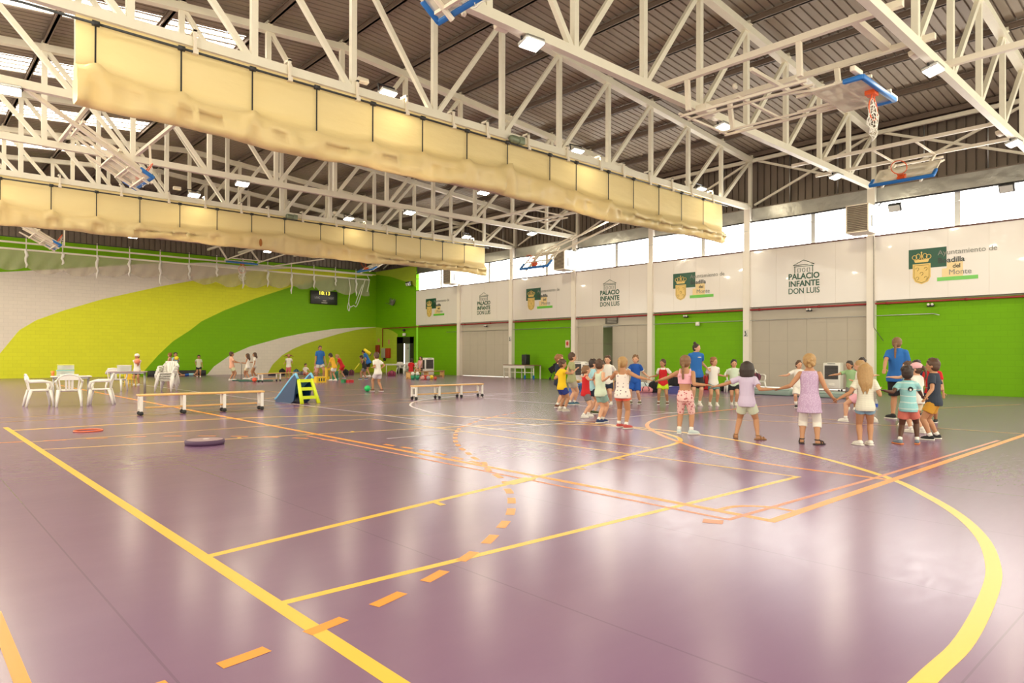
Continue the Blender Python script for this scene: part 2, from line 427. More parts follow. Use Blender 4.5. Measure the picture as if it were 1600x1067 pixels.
mb.mi = 0; mb.add([(-2, YB, ZT), (27.3, YB, ZT), (27.3, YB + .3, ZT), (-2, YB + .3, ZT), (-2, YB + .3, 0), (27.3, YB + .3, 0)], [(0, 1, 2, 3), (3, 2, 5, 4)])
st(mb.build('wall_back', [GREENX, LIMEX, WHITEX, LIME2X]), 'end wall painted in green, lime and white sweeping bands')

def sheet(mb, p0, du, L_, dv, H_, nrm, pitch, depth, top=0.45):
    """trapezoidal ribbed metal sheet: ribs repeat along du"""
    n = int(L_ / pitch); p0 = Vector(p0); du = Vector(du); dv = Vector(dv); nrm = Vector(nrm)
    prof = []
    for i in range(n):
        a = i * pitch
        prof += [(a, 0), (a + pitch * 0.14, 0), (a + pitch * 0.18, depth), (a + pitch * 0.96, depth)]
    prof.append((n * pitch, 0))
    vs = []
    for s_, h in prof:
        vs += [p0 + du * s_ + nrm * h, p0 + du * s_ + nrm * h + dv * H_]
    mb.add(vs, [(2 * i, 2 * i + 2, 2 * i + 3, 2 * i + 1) for i in range(len(prof) - 1)])
CLAD = mat('brown grey metal cladding', (0.20, 0.155, 0.12), 0.45, 0.35, noise=0.12, nscale=1.5)
DECK = mat('grey brown roof sheet', (0.30, 0.24, 0.18), 0.5, 0.1, noise=0.08, nscale=0.8)
mb = MB(); sheet(mb, (-2, YB + 0.25, 7.5), (1, 0, 0), 31, (0, 0, 1), 4.0, (0, -1, 0), 0.3, 0.06)
st(mb.build('wall_back_cladding', CLAD), 'dark ribbed cladding above the painted end wall')
mb = MB(); sheet(mb, (27.95, -2, 7.6), (0, 1, 0), 48, (0, 0, 1), 2.6, (-1, 0, 0), 0.3, 0.06)
mb.bx((27.22, -2, 7.64), (27.95, YB, 7.68))
st(mb.build('wall_right_cladding', CLAD), 'dark ribbed cladding above the side windows')

# ---- side wall: bays between columns
DOORG = mat('grey beige door leaf', (0.50, 0.45, 0.36), 0.5, noise=0.05, nscale=2)
BANN = mat('glossy white banner vinyl', (0.80, 0.75, 0.70), 0.16, bump=0.03, bscale=4, coat=0.5)
DKGREY = mat('dark joint', (0.10, 0.09, 0.08), 0.6)
REDP = mat('dark red pipe paint', (0.30, 0.015, 0.015), 0.4)
cw = 0.27
wall = MB()
wb = MB()
for i in range(-2, 6):
    y = 9.58 + 5 * i
    o = MB().bx((26.98, y - cw / 2, 0), (XW + .1, y + cw / 2, 5.83)).bx((27.05, y - cw / 2, 5.83), (XW + .25, y + cw / 2, 7.7)).build('column', mat('cream column paint', (0.85, 0.79, 0.69), 0.5))
    st(o, 'cream steel column of the side wall')
for i in range(-2, 7):
    y0 = 9.58 + 5 * i + cw / 2; y1 = y0 + 5 - cw
    if i == 6: y1 = YB
    if i in (-2, -1, 1, 3, 5):
        wall.mi = 0; wall.bx((XW, y0, 0), (XW + .25, y1, 3.35))
    elif i == 6:
        # full-height painted end bay, door opening 39.9..41.9
        up = [(39.4, 6.0), (40.72, 6.52), (43.09, 7.13), (45.1, 7.44)]; lo = [(42.0, 2.83), (42.72, 3.09), (43.69, 3.32), (45.1, 3.44)]
        n = 60
        for k in range(n):
            a = y0 + (y1 - y0) * k / n; b = y0 + (y1 - y0) * (k + 1) / n; mdl = (a + b) / 2
            indoor = 40.02 < mdl < 42.0
            zs = [(2.60 if indoor else 0, 2.60 if indoor else 0)]
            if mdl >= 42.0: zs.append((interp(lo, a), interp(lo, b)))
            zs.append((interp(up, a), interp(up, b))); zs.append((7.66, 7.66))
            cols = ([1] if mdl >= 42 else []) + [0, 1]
            for (q0, q1), c in zip(zip(zs, zs[1:]), cols):
                wall.mi = c; wall.add([(XW, a, q0[0]), (XW, b, q0[1]), (XW, b, q1[1]), (XW, a, q1[0])], [(0, 1, 2, 3)])
        wall.mi = 0; wall.bx((XW + .02, y0, 2.6), (XW + .25, y1, 7.66)); wall.bx((XW + .02, y0, 0), (XW + .25, 40.0, 2.6)); wall.bx((XW + .02, 42.02, 0), (XW + .25, y1, 2.6))
    if i != 6:
        wall.mi = 2; wall.bx((XW + .06, y0, 3.3), (XW + .2, y1, 5.85))
wall.mi = 0
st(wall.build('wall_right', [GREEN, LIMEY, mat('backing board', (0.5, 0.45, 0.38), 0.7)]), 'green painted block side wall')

def door(i, n, a0=0.0, a1=0.0, gap=None):
    y0 = 9.58 + 5 * i + cw / 2; y1 = y0 + 5 - cw
    m = MB().bx((XW, y0, 2.86), (XW + .12, y1, 3.35))
    st(m.build('trim_%d' % n, DOORG), 'grey beige lintel board above the big doors')
    ym = (y0 + y1) / 2
    for k, (h, e, ang) in enumerate(((y0, ym - .01, a0), (y1, ym + .01, a1))):
        d = bpy.data.objects.new('door_%d' % (2 * n + k), None); COL.objects.link(d); d.location = (XW + .02, h, 0)
        sgn = 1 if e > h else -1; w_ = abs(e - h)
        mm = MB().bx((0, 0, 0.03), (0.07, sgn * w_, 2.85))
        leaf = mm.build('door_leaf', DOORG, d)
        jm = MB()
        for t in (1 / 3, 2 / 3): jm.bx((-0.004, sgn * w_ * t - .008, .05), (0, sgn * w_ * t + .008, 2.83))
        for z in (1.0, 1.95): jm.bx((-0.004, 0, z - .006), (0, sgn * w_, z + .006))
        jm.build('panel_seam', mat('door seam', (0.42, 0.375, 0.30), 0.6), d)
        d.rotation_euler = (0, 0, ang * -sgn)
        st(d, 'tall grey beige double door leaf')
door(0, 1); door(2, 2, 0.0, R(-17)); door(4, 3)
# storage room seen through the opened leaf
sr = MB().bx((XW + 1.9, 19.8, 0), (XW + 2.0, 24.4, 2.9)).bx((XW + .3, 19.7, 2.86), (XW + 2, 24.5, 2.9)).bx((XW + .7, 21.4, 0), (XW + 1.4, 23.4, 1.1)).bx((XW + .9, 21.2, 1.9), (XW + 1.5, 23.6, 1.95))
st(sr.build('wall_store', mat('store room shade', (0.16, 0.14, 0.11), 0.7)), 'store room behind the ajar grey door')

# windows: lit translucent panes above the banners
WIN = emis('daylight through translucent panes', (1.0, 0.96, 0.88), WINDOW_E)
WF = mat('window mullion', (0.72, 0.73, 0.70), 0.5)
for i in range(-2, 6):
    y0 = 9.58 + 5 * i + cw / 2; y1 = y0 + 5 - cw
    w = bpy.data.objects.new('window_%d' % (i + 3), None); COL.objects.link(w); w.location = (XW + .1, y0, 5.85); st(w, 'blown out strip of daylight above the white banners')
    MB().bx((XW + .12, y0, 5.85), (XW + .15, y1, 7.08)).build('pane', WIN, w, 'w')
    m = MB()
    for t in (0.45,): m.bx((XW + .06, y0 + (y1 - y0) * t - .09, 5.85), (XW + .12, y0 + (y1 - y0) * t + .09, 7.08))
    m.bx((XW, y0, 5.82), (XW + .14, y1, 5.87))
    m.build('window_frame', WF, w, 'w')
SILV = mat('foil faced insulation', (0.42, 0.41, 0.38), 0.30, 0.9, noise=0.2, nscale=2, bump=1.0, bscale=2.5)
m = MB().bx((XW + .02, -2, 7.08), (XW + .3, 39.6, 7.66)); st(m.build('trim_silver_bulkhead', SILV), 'crinkled silver foil band above the windows')
st(MB().tube([(27.12, -2, 7.03)] + [(27.12, 9.5 + 5 * i + (2.5 if k else 0), 7.06 - .03 * k) for i in range(6) for k in (0, 1)] + [(27.12, 39.5, 7.03)], 0.035, 6).build('trim_cable_tray', DARKM), 'dark cable run under the silver band')
st(MB().tube([(27.06, -2, 6.72), (27.06, 39.5, 6.62)], 0.014, 5).build('trim_window_rail', GALV), 'thin pipe across the windows')

# pipes along the wall
m = MB().tube([(27.1, -2, 3.29), (27.1, 43.9, 3.29), (27.1, 43.9, 1.9)], 0.035, 8)
for i in range(18): m.tube([(27.1, -1 + 2.5 * i, 3.29), (27.1, -.93 + 2.5 * i, 3.29)], 0.052, 8)
st(m.build('trim_red_pipe', REDP), 'thin dark red fire main along the side wall')
m = MB().tube([(27.12, 7.35, 2.78), (27.12, 7.55, 2.84), (27.12, 36, 2.84)], 0.016, 6)
st(m.build('trim_conduit', GALV), 'thin grey conduit below the red pipe')
st(MB().tube([(26.96, 9.45, 5.8), (26.96, 9.45, 2.4), (27.18, 9.2, 1.9)], 0.012, 5).build('trim_cable', DKGREY), 'dark cable down the column')

# ---- roof
mb = MB()
for sgn, x1 in ((1, 28.1), (-1, -8.0)):
    L_ = abs(x1 - 10.55)
    d = Vector((sgn, 0, -SLOPE)); 
    sheet(mb, (10.55, -2, ROOF0 + .12), (0, 1, 0), 48, d, L_, (0, 0, -1), 0.25, 0.05)
roof = st(mb.build('ceiling', DECK), 'ribbed brown grey metal roof')
SKY = emis('daylight through roof sheet', (1.0, 0.92, 0.77), SKYLIGHT_E)
SKF = mat('skylight rib', (0.55, 0.50, 0.42), 0.5)
k = 0
for ya in (11.1, 16.2, 21.2, 26.6, 32.0, 37.1):
    k += 1
    w = bpy.data.objects.new('window_skylight_%d' % k, None); COL.objects.link(w); w.location = (8.1, ya, 11.1); st(w, 'bright translucent skylight strip in the roof')
    for seg, (xa, xb) in enumerate(((-8, 8.15),)):
        m = MB(); za = rz_(xa) + .07; zb = rz_(xb) + .07
        m.add([(xa, ya, za), (xb, ya, zb), (xb, ya + 1.6, zb), (xa, ya + 1.6, za)], [(0, 1, 2, 3)]); m.build('pane', SKY, w, 'w')
    m = MB()
    for j in range(5): yy = ya + .05 + j * .375; m.bar((-8, yy, rz_(-8) + .055), (8.15, yy, rz_(8.15) + .055), .07, .02)
    m.build('rib', SKF, w, 'w')
# purlins on the truss nodes
NX = [10.55 + 2.4 * k for k in range(-5, 8)]
for i, x in enumerate(NX):
    z = rz_(x) - 0.10 + .03
    m = MB().bx((x - .035, -2, z - .09), (x + .035, YB, z + .09)).bx((x - .07, -2, z + .06), (x + .07, YB, z + .09)).bx((x - .07, -2, z - .09), (x + .07, YB, z - .07))
    side = 'the skylight side' if x < 10.4 else 'the window side'
    o = m.build('purlin', PURLIN, at=(x, 20, z))
    dress(o, ('brown roof purlin running along the ridge' if i == 5 else 'brown roof purlin, %s from the ridge on %s' % (['', 'first', 'second', 'third', 'fourth', 'fifth', 'sixth', 'seventh'][abs(i - 5)], side)), 'purlin', 'roof purlins')
# ================================================================== ROOF TRUSSES
ZC = 7.70
tr = thing('roof_truss', 'x', 'truss', (10.55, TY[1], ZC), 0, 'roof trusses')
ox = 10.55
def topz(x): return rz_(x) - 0.27 - ZC
MB().box((12.95 - ox, 0, 0), (28.9, .16, .20)).build('bottom_chord', STEEL, tr)
for s_, a, b in ((1, ox, 27.45), (-1, ox, -1.5)):
    MB().bar((a - ox, 0, topz(a)), (b - ox, 0, topz(b)), .22, .20).build('top_chord', STEEL, tr)
for i, x in enumerate(NX):
    MB().bx((x - ox - .07, -.065, .08), (x - ox + .07, .065, topz(x) - .08)).build('post', STEEL, tr)
    if 5 <= i < len(NX) - 1: x2 = NX[i + 1]; MB().bar((x - ox + .1, 0, .05), (x2 - ox - .05, 0, topz(x2) - .05), .11, .12).build('diagonal', STEEL, tr)
    if 0 < i <= 5: x2 = NX[i - 1]; MB().bar((x - ox - .1, 0, .05), (x2 - ox + .05, 0, topz(x2) - .05), .11, .12).build('diagonal', STEEL, tr)
    MB().box((x - ox, 0, topz(x) + .14), (.16, .3, .1)).build('purlin_cleat', STEEL, tr)
names = {1: 'white roof truss crossing the upper corner over the blue rimmed hoop', 2: 'white roof truss between the nearest one and the long cream curtain',
         3: 'white roof truss carrying the nearer cream curtain', 4: 'white roof truss just behind the nearer curtain', 5: 'white roof truss halfway between the two curtains',
         6: 'white roof truss carrying the farther cream curtain', 7: 'white roof truss just behind the farther curtain', 8: 'white roof truss above the hanging ball net', }
tr['label'] = names[1]
for k in range(2, 9): dup(tr, (10.55, TY[k], ZC), label=names[k])
def where(y):
    k = min(range(len(TY)), key=lambda i: abs(TY[i] - y)); return names.get(k, '')[16:]
# eave ties and wall bracing, one per bay
for k in range(0, 9):
    y0, y1 = TY[k], min(TY[k + 1], YB); n = ['behind the camera side', 'nearest the camera', 'over the municipal banner with its reflections', 'over the second big door from the camera', 'where the nearer curtain ends', 'behind the nearer curtain end', 'before the farther curtain', 'at the farther curtain end', 'by the end wall'][k]
    y1 -= .12; e = thing('eave_bracing', 'crossed white steel braces under the eave, %s' % n, 'bracing', (27.4, y0, 7.7), 0, 'eave bracing')
    z1 = rz_(27.35) - .3
    MB().bar((27.36, y0, z1), (27.36, y1, z1), .12, .14).build('eave_tie', STEEL, e, 'w')
    MB().bar((27.5, y0, z1 + .05), (27.5, y1, 7.85), .07, .09).build('brace', STEEL, e, 'w')
    MB().bar((27.45, y1, z1 + .05), (27.45, y0, 7.85), .07, .09).build('brace', STEEL, e, 'w')
    for t in (.3, .7): MB().tube([(27.7, y0 + (y1 - y0) * t, 7.66), (27.7, y0 + (y1 - y0) * t, 9.9)], .025, 6).build('hanger_rod', GALV, e, 'w')

# ================================================================== FLOOD LIGHTS
LENS = emis('lit floodlight lens', (1.0, 0.95, 0.82), 22.0)
def make_lamp():
    t = thing('floodlight', 'x', 'lamp', (0, 0, 0), 0, 'roof floodlights')
    MB().rbox((0, 0, .05), (.46, .34, .09), .03).build('housing', GALV, t)
    MB().rbox((0, 0, 0), (.42, .30, .03), .012).build('lens', LENS, t)
    m = MB().bar((-.24, 0, .05), (-.24, 0, .24), .02, .04).bar((.24, 0, .05), (.24, 0, .24), .02, .04).bar((-.25, 0, .24), (.25, 0, .24), .04, .02); m.build('bracket', DARKM, t)
    MB().rbox((-.62, .1, .26), (.30, .14, .12), .02).build('ballast_box', CREAM, t)
    ld = bpy.data.lights.new('floodlight_glow', 'AREA'); ld.shape = 'RECTANGLE'; ld.size = .42; ld.size_y = .30; ld.energy = LAMP_W; ld.color = (1.0, 0.88, 0.60)
    lo = bpy.data.objects.new('floodlight_glow', ld); COL.objects.link(lo); lo.parent = t; lo.location = (0, 0, -.03)
    return t
lamp0 = make_lamp(); first = True
lampx = [(2.0, 'over the skylight side'), (9.3, 'near the ridge'), (16.5, 'midway between ridge and window wall'), (23.9, 'closest to the window wall')]
for k in range(1, 9):
    for x, w_ in lampx:
        if k == 1 and x < 12: continue
        if k == 8 and x < 9: continue
        z = 7.98 if k in (3, 6) else 7.48
        yy = TY[k] - (.0 if k in (3, 6) else .0)
        if k in (3, 6): z = 7.99; yy = TY[k] + .30
        lab = 'floodlight %s on the truss %s' % (w_, where(TY[k]))
        lab = ' '.join(lab.split()[:16])
        if first: o = lamp0; o.location = (x, yy, z); first = False; o['label'] = lab
        else: o = dup(lamp0, (x, yy, z), label=lab)
        if o is lamp0: pass
        o.rotation_euler = (R(-14), 0, R(random.uniform(-8, 8)))

# ================================================================== DIVIDER CURTAINS
def cloth_mat():
    m, nt, b = nm('cream curtain canvas'); N = nt.nodes; L = nt.links
    tc = N.new('ShaderNodeTexCoord'); n = N.new('ShaderNodeTexNoise'); n.inputs['Scale'].default_value = .8; n.inputs['Detail'].default_value = 5
    mp = N.new('ShaderNodeMapping'); mp.inputs['Scale'].default_value = (.5, 1, 1.6); L.new(tc.outputs['Object'], mp.inputs[0]); L.new(mp.outputs[0], n.inputs[0])
    mx = N.new('ShaderNodeMix'); mx.data_type = 'RGBA'; mx.inputs[6].default_value = (.80, .62, .27, 1); mx.inputs[7].default_value = (.87, .75, .42, 1)
    L.new(n.outputs[0], mx.inputs[0]); L.new(mx.outputs[2], b.inputs['Base Color'])
    b.inputs['Roughness'].default_value = .38; b.inputs['Sheen Weight'].default_value = .1
    tr_ = N.new('ShaderNodeBsdfTranslucent'); tr_.inputs[0].default_value = (.9, .72, .34, 1)
    ms = N.new('ShaderNodeMixShader'); ms.inputs[0].default_value = .25
    L.new(b.outputs[0], ms.inputs[1]); L.new(tr_.outputs[0], ms.inputs[2]); L.new(ms.outputs[0], N['Material Output'].inputs[0])
    n2 = N.new('ShaderNodeTexNoise'); n2.inputs['Scale'].default_value = 2.4; n2.inputs['Detail'].default_value = 4
    L.new(mp.outputs[0], n2.inputs[0]); bp = N.new('ShaderNodeBump'); bp.inputs['Strength'].default_value = .6; bp.inputs['Distance'].default_value = .05
    L.new(n2.outputs[0], bp.inputs['Height']); L.new(bp.outputs[0], b.inputs['Normal'])
    return m
CLOTH = cloth_mat()
STR = [(2.75, 6.66), (4.24, 6.53), (5.67, 6.52), (7.15, 6.46), (8.62, 6.51), (10.09, 6.57), (11.56, 6.66), (13.05, 6.78), (14.80, 6.69), (16.0, 6.58), (17.6, 6.49), (18.96, 6.42), (20.46, 6.40), (21.9, 6.43), (23.4, 6.45)]
def curtain(y, seed, label, flip, x0, zoff=0.0):
    rnd = random.Random(seed)
    t = thing('divider_curtain', label, 'curtain', (13.8, y, 7.5), 0, 'raised divider curtains')
    nx = 360; x1 = 24.95
    pin = {round(x, 2): rnd.random() for x, _ in STR}
    pin[13.05] = 1.3 if not flip else .6; pin[2.75] = .9
    vs = []
    K = 17
    for i in range(nx + 1):
        x = x0 + (x1 - x0) * i / nx
        zs = interp(STR, x)
        # distance to nearest strap, 0 at strap .. 1 mid-bay
        dn = min((abs(x - a), round(a, 2)) for a, _ in STR); q = min(1, dn[0] / .72); amp = pin[dn[1]]
        sag = .05 * math.sin(q * PI / 2)
        ridge = math.exp(-(dn[0] / .16) ** 2)
        pole = 5.95 + .05 * math.sin(x * .55 + seed) + .03 * math.sin(x * 1.7) + zoff
        wob = .02 * math.sin(x * 7 + seed) + .02 * math.sin(x * 12.3 + 2 * seed)
        end = max(0, 1 - (x1 - x) / .35)
        out = .13 + .04 * math.sin(x * 2.1 + seed) - .05 * ridge + wob
        zc = zs - sag
        prof = [(-.02, 7.58), (-.05, 7.30), (-.05 - .01 * math.sin(x * 3), 7.0), (-.06, zc + .22), (-.05, zc + .03),
                (-.15 - .07 * ridge * amp, zc - .03 + .10 * ridge * amp), (-.15 - out * .55, zc - .12 - .03 * q), (-.09 - out * .9, zc - .25), (-.08 - out, (zc + pole) / 2 + .02), (-.07 - out * .95, pole + .08),
                (-.05 - out * .8, pole + .0), (.05, pole - .03), (.16, pole + .02), (.24, pole + .14), (.24, pole + .35), (.18, pole + .6), (.12, zc + .1)]
        k_ = 1 + .18 * (1 - q) * amp
        for j, (a, z) in enumerate(prof):
            f_ = math.sin(x * 4.3 + j * 1.4 + seed) * .022 * (1 if 5 < j < 12 else .3) + (math.sin(x * 9.1 - j * .9 + seed * 3) * .012 if 5 < j < 14 else 0)
            fold = (-.09 * amp * max(0, math.cos((dn[0] * 9 - (j - 5) * .5))) * math.exp(-dn[0] * 2.5)) if 5 <= j <= 10 else 0
            vs.append((x - .12 * end * (j > 5) * 0 + (.10 if j > 5 else 0) * end, y + a * (1 - .3 * end) + f_ + fold, z + fold * .5 + (f_ * .6 if j > 4 else 0)))
    fs = [(i * K + j, (i + 1) * K + j, (i + 1) * K + j + 1, i * K + j + 1) for i in range(nx) for j in range(K - 1)]
    m = MB(); m.add(vs, fs, True)
    for base in (0, nx * K):    # gathered ends
        m.add([vs[base + j] for j in range(4, K)], [tuple(range(K - 4))])
    m.build('canvas', CLOTH, t, 'w')
    MB().tube([(x0 + .05, y + .08, 6.02), (24.95, y + .08, 6.02)], .06, 10).build('roller_pole', mat('brown pole', (.38, .26, .19), .5), t, 'w')
    MB().tube([(0.3 if not flip else -1.3, y - .13, 7.46), (25.2, y - .13, 7.46)], .026, 8).build('drive_rod', DARKM, t, 'w')
    for x, z in STR:
        if x < x0: continue
        MB().bar((x, y - .115, 7.5), (x, y - .115, z - .02), .030, .012, (0, 1, 0)).build('strap', BLACKP, t, 'w')
        MB().tube([(x - .06, y - .13, 7.46), (x + .06, y - .13, 7.46)], .055, 10).build('strap_drum', DARKM, t, 'w')
    for x in [4.5, 6.5, 8.2, 9.6, 11.1, 12.3, 13.9, 15.6, 17.2, 18.4, 19.9, 21.3, 22.6, 24.1]:
        m = MB().bx((x - .03, y - .14, 7.5), (x + .03, y - .09, 7.92)).bx((x - .03, y - .14, 7.88), (x + .03, y + .12, 7.93)).bx((x - .05, y - .18, 7.42), (x + .05, y - .08, 7.52)); m.build('bracket', CREAM, t, 'w')
    m = MB().lathe([(.0, -.16), (.09, -.16), (.11, -.1), (.11, .1), (.09, .16), (0, .16)], (13.25, y - .2, 7.58), 14, Matrix.Rotation(PI / 2, 3, 'Y')).rbox((13.5, y - .2, 7.58), (.2, .2, .22), .03)
    m.build('drive_motor', mat('green grey motor', (.22, .26, .17), .4, .3), t, 'w')
    return t
curtain(TY[3] - .02, 1.0, 'long cream canvas divider curtain gathered up under the nearer truss', False, 2.45)
curtain(TY[6] - .02, 2.6, 'cream canvas divider curtain gathered up under the farther truss, with a rust stain', True, 0.3)
MB().ell((11.85, TY[6] - .40, 6.22), (.07, .02, .17)).build('rust_stain', mat('rust', (.35, .12, .02), .8), [o for o in COL.objects if o.name.startswith('divider_curtain')][1], 'w')

# ================================================================== CEILING HUNG BACKSTOPS
ACR = mat('translucent acrylic board', (.86, .80, .66), .12, alpha=.42, coat=.3)
def cord_net(c, ax, r, down, length, mbx, rr=.006, seed=1):
    """cords hanging down from a rim: c centre, ax two unit vectors of the rim plane"""
    rnd = random.Random(seed); P = []
    for i in range(12):
        a = 2 * PI * i / 12; p = Vector(c) + ax[0] * math.cos(a) * r + ax[1] * math.sin(a) * r
        cx = Vector(c) + Vector(down) * 1
        pts = [p]
        for k in range(1, 6):
            tt = k / 5
            q = p.lerp(Vector((c[0], c[1], p.z)), .12 * math.sin(tt * 2.2)) + Vector((rnd.uniform(-.05, .05), rnd.uniform(-.05, .05), -length * tt - rnd.uniform(0, .03)))
            pts.append(q)
        P.append(pts); mbx.tube(pts, rr, 4)
    for k in (1, 2, 3, 4, 5):
        mbx.tube([P[i][k] for i in range(12)], rr, 4, closed=True)
def backstop(label, o, wd, hd, rails, braces, rim_net=True, netlen=.42, seed=1):
    """o: middle of the padded lower edge, wd: board width direction, hd: board height direction"""
    o = Vector(o); wd = Vector(wd).normalized(); hd = Vector(hd).normalized(); nr = wd.cross(hd).normalized()
    t = thing('basketball_backstop', label, 'basketball hoop', o, 0, 'folded basketball backstops')
    M = Matrix((wd, hd, nr)).transposed()
    P = lambda a, b, c: o + wd * a + hd * b + nr * c
    m = MB(); m.box(P(0, .53, 0), (1.78, 1.02, .02), M); bd = m.build('backboard', ACR, t, 'w')
    m = MB()
    for a in (-.88, .88): m.bar(P(a, .02, -.02), P(a, 1.05, -.02), .04, .04)
    for b in (.02, 1.04): m.bar(P(-.9, b, -.02), P(.9, b, -.02), .04, .04)
    for a in (-.3, .3): m.bar(P(a, .02, -.02), P(a, 1.05, -.02), .03, .03)
    m.bar(P(-.9, .5, -.02), P(.9, .5, -.02), .03, .03)
    m.build('board_frame', CREAM, bd)
    bd.children[0].location = (0, 0, 0)
    m = MB(); m.rbox(P(0, .0, 0), (1.86, .09, .10), .02, M)
    for a in (-.9, .9): m.rbox(P(a, .18, 0), (.09, .40, .10), .02, M)
    m.build('edge_pad', BLUE, t, 'w')
    m = MB(); m.box(P(0, .15, .05), (.22, .20, .10), M)
    for a in (-.06, .06): m.bar(P(a, .12, .08), P(a * 1.5, .12, .20), .02, .03)
    pts = [P(.225 * math.cos(2 * PI * i / 24), .12, .40 + .225 * math.sin(2 * PI * i / 24)) for i in range(24)]
    m.tube(pts, .014, 6, closed=True); m.build('rim', ORANGE, t, 'w')
    if rim_net:
        m = MB(); cord_net(P(0, .12, .40), (wd, nr), .215, (0, 0, -1), netlen, m, .008, seed); m.build('rim_net', NETW, t, 'w')
    m = MB()
    for a in (-.55, .55): m.bar(P(a, -.05, -.10), P(a, 1.5, -.10), .06, .06)
    for b in (.15, .6, 1.05): m.bar(P(-.75, b, -.10), P(.75, b, -.10), .05, .05)
    m.build('board_carrier', CREAM, t, 'w')
    for p, q, w_ in rails: MB().bar(p, q, w_, w_ * 1.1).build('ceiling_rail', CREAM, t, 'w')
    for p, q, w_ in braces: MB().bar(p, q, w_, w_).build('brace', CREAM, t, 'w')
    for b_ in bd.children: pass
    return t, P
# fix: children of the board are built in world space -> helper below re-bases them
def rebase(o_):
    off = o_.parent.matrix_basis.translation + (o_.parent.parent.matrix_basis.translation if o_.parent.parent else Vector((0, 0, 0)))
    for v in o_.data.vertices: v.co -= off
Z1, Z2 = 7.86, 7.10
rails = [((13.72, 9.9, Z1), (13.72, 4.3, Z1), .12), ((15.62, 9.9, Z1), (15.62, 4.3, Z1), .11), ((17.35, 5.0, Z1), (17.35, 1.5, Z1), .12)]
br = []
for x in (13.98, 14.30, 15.75, 16.02):
    inner = x in (14.30, 15.75)
    br.append(((x, 9.25, Z2), (x, 6.2, Z2 - .04), .055 if not inner else .045))
for y in (9.2, 7.7, 6.4): br.append(((13.85, y, Z2 + .02), (16.1, y, Z2 + .02), .05))
for y in (8.9, 6.25): br += [((13.72, y, Z1), (13.78, y, Z2), .10), ((15.62, y, Z1), (15.8, y, Z2), .10)]
br += [((13.72, 7.3, Z1 - .3), (15.62, 7.3, Z1 - .3), .08), ((13.72, 5.2, Z1 + .05), (15.62, 5.2, Z1 + .05), .14), ((14.3, 7.2, Z2), (14.6, 6.0, Z2 - .1), .05), ((15.75, 7.2, Z2), (15.5, 6.0, Z2 - .1), .05)]
tA, PA = backstop('folded hoop with blue padded board hanging near the brightest floodlight, white net dangling', (15.2, 5.22, 6.93), (-1, 0, 0), (0, 1, 0), rails, br, True, .42, 3)
m = MB().lathe([(0, -.03), (.07, -.03), (.07, .03), (0, .03)], (14.3, 8.0, 7.55), 14, Matrix.Rotation(PI / 2, 3, 'X')); m.build('pulley', CREAM, tA, 'w')
MB().rbox((14.7, 9.0, 7.35), (.5, .3, .22), .03).build('winch_box', CREAM, tA, 'w')
for hx, hy in ((15.2, 5.35), (16.2, 5.3), (14.2, 5.3)): MB().rbox((hx, hy, 7.04), (.42, .11, .11), .02).build('hinge', CREAM, tA, 'w')
# far counterpart facing the camera, over the end of the main court
railsF = [((14.5, 39.7, 7.86), (14.5, 43.9, 7.86), .11), ((16.4, 39.7, 7.86), (16.4, 43.9, 7.86), .11), ((18.2, 39.7, 7.4), (19.5, 34.6, 7.8), .1)]
brF = [((15.0, 42.4, 7.1), (15.8, 38.4, 7.6), .06), ((17.0, 42.4, 7.1), (17.9, 38.2, 7.6), .06), ((15.0, 41.6, 7.15), (17.0, 41.6, 7.15), .05), ((14.5, 42.0, 7.86), (15.0, 42.0, 7.1), .08), ((16.4, 42, 7.86), (17, 42, 7.1), .08), ((18.0, 42.6, 7.0), (20.2, 39.7, 7.4), .07)]
backstop('folded hoop with net hanging at the far end in front of the lime band', (16.1, 42.35, 7.02), (-1, 0, 0), (0, 1, .12), railsF, brF, True, .5, 4)
# side hoops over the cross courts, near the window wall
def side_r(label, x, y, z, t, net=False, low=False):
    rl = [((x - .6, y - 2.6, 7.84), (x - .6, y + 3.2, 7.84), .09), ((x + 1.3, y - 2.6, 7.84), (x + 1.3, y + 3.2, 7.84), .09)]
    c, s_ = math.cos(t), math.sin(t)
    b_ = []
    for a in (-.6, .6):
        b_ += [((x + .5 * c, y + a, z + .5 * s_), (x + 2.2, y + a, 7.8), .06), ((x + 1.05 * c, y + a, z + 1.05 * s_), (x + 1.3, y + a, 7.8), .06)]
    if low: b_ = [((x + .7 * c, y + a, z + .7 * s_), (x + 2.6, y - 3.4 + a, 7.62), .07) for a in (-.6, .6)] + [((x + 1.3, y - .7, z + .85), (x + 1.3, y + .9, z + .75), .06), ((x + 1.05 * c, y + .6, z + 1.05 * s_), (x + 1.6, y - 1.2, 6.9), .05)]
    b_ += [((x + 1.4, y - .8, 7.7), (x + 1.4, y + .8, 7.7), .06), ((x - .6, y - .6, 7.8), (x + 1.3, y - .6, 7.8), .05), ((x - .6, y + .6, 7.8), (x + 1.3, y + .6, 7.8), .05)]
    return backstop(label, (x, y, z), (0, 1, 0) if False else (0, -1, 0), (c, 0, s_), rl, b_, net)
side_r('folded hoop with blue lower edge over the second banner, rim pointing up', 23.3, 7.38, 6.84, R(38))
side_r('folded hoop silhouetted against the bright windows beyond the curtain', 21.6, 22.1, 5.34, R(45), low=True)
side_r('folded hoop with blue lower edge beyond the farther curtain by the end wall', 21.9, 37.6, 6.62, R(30))
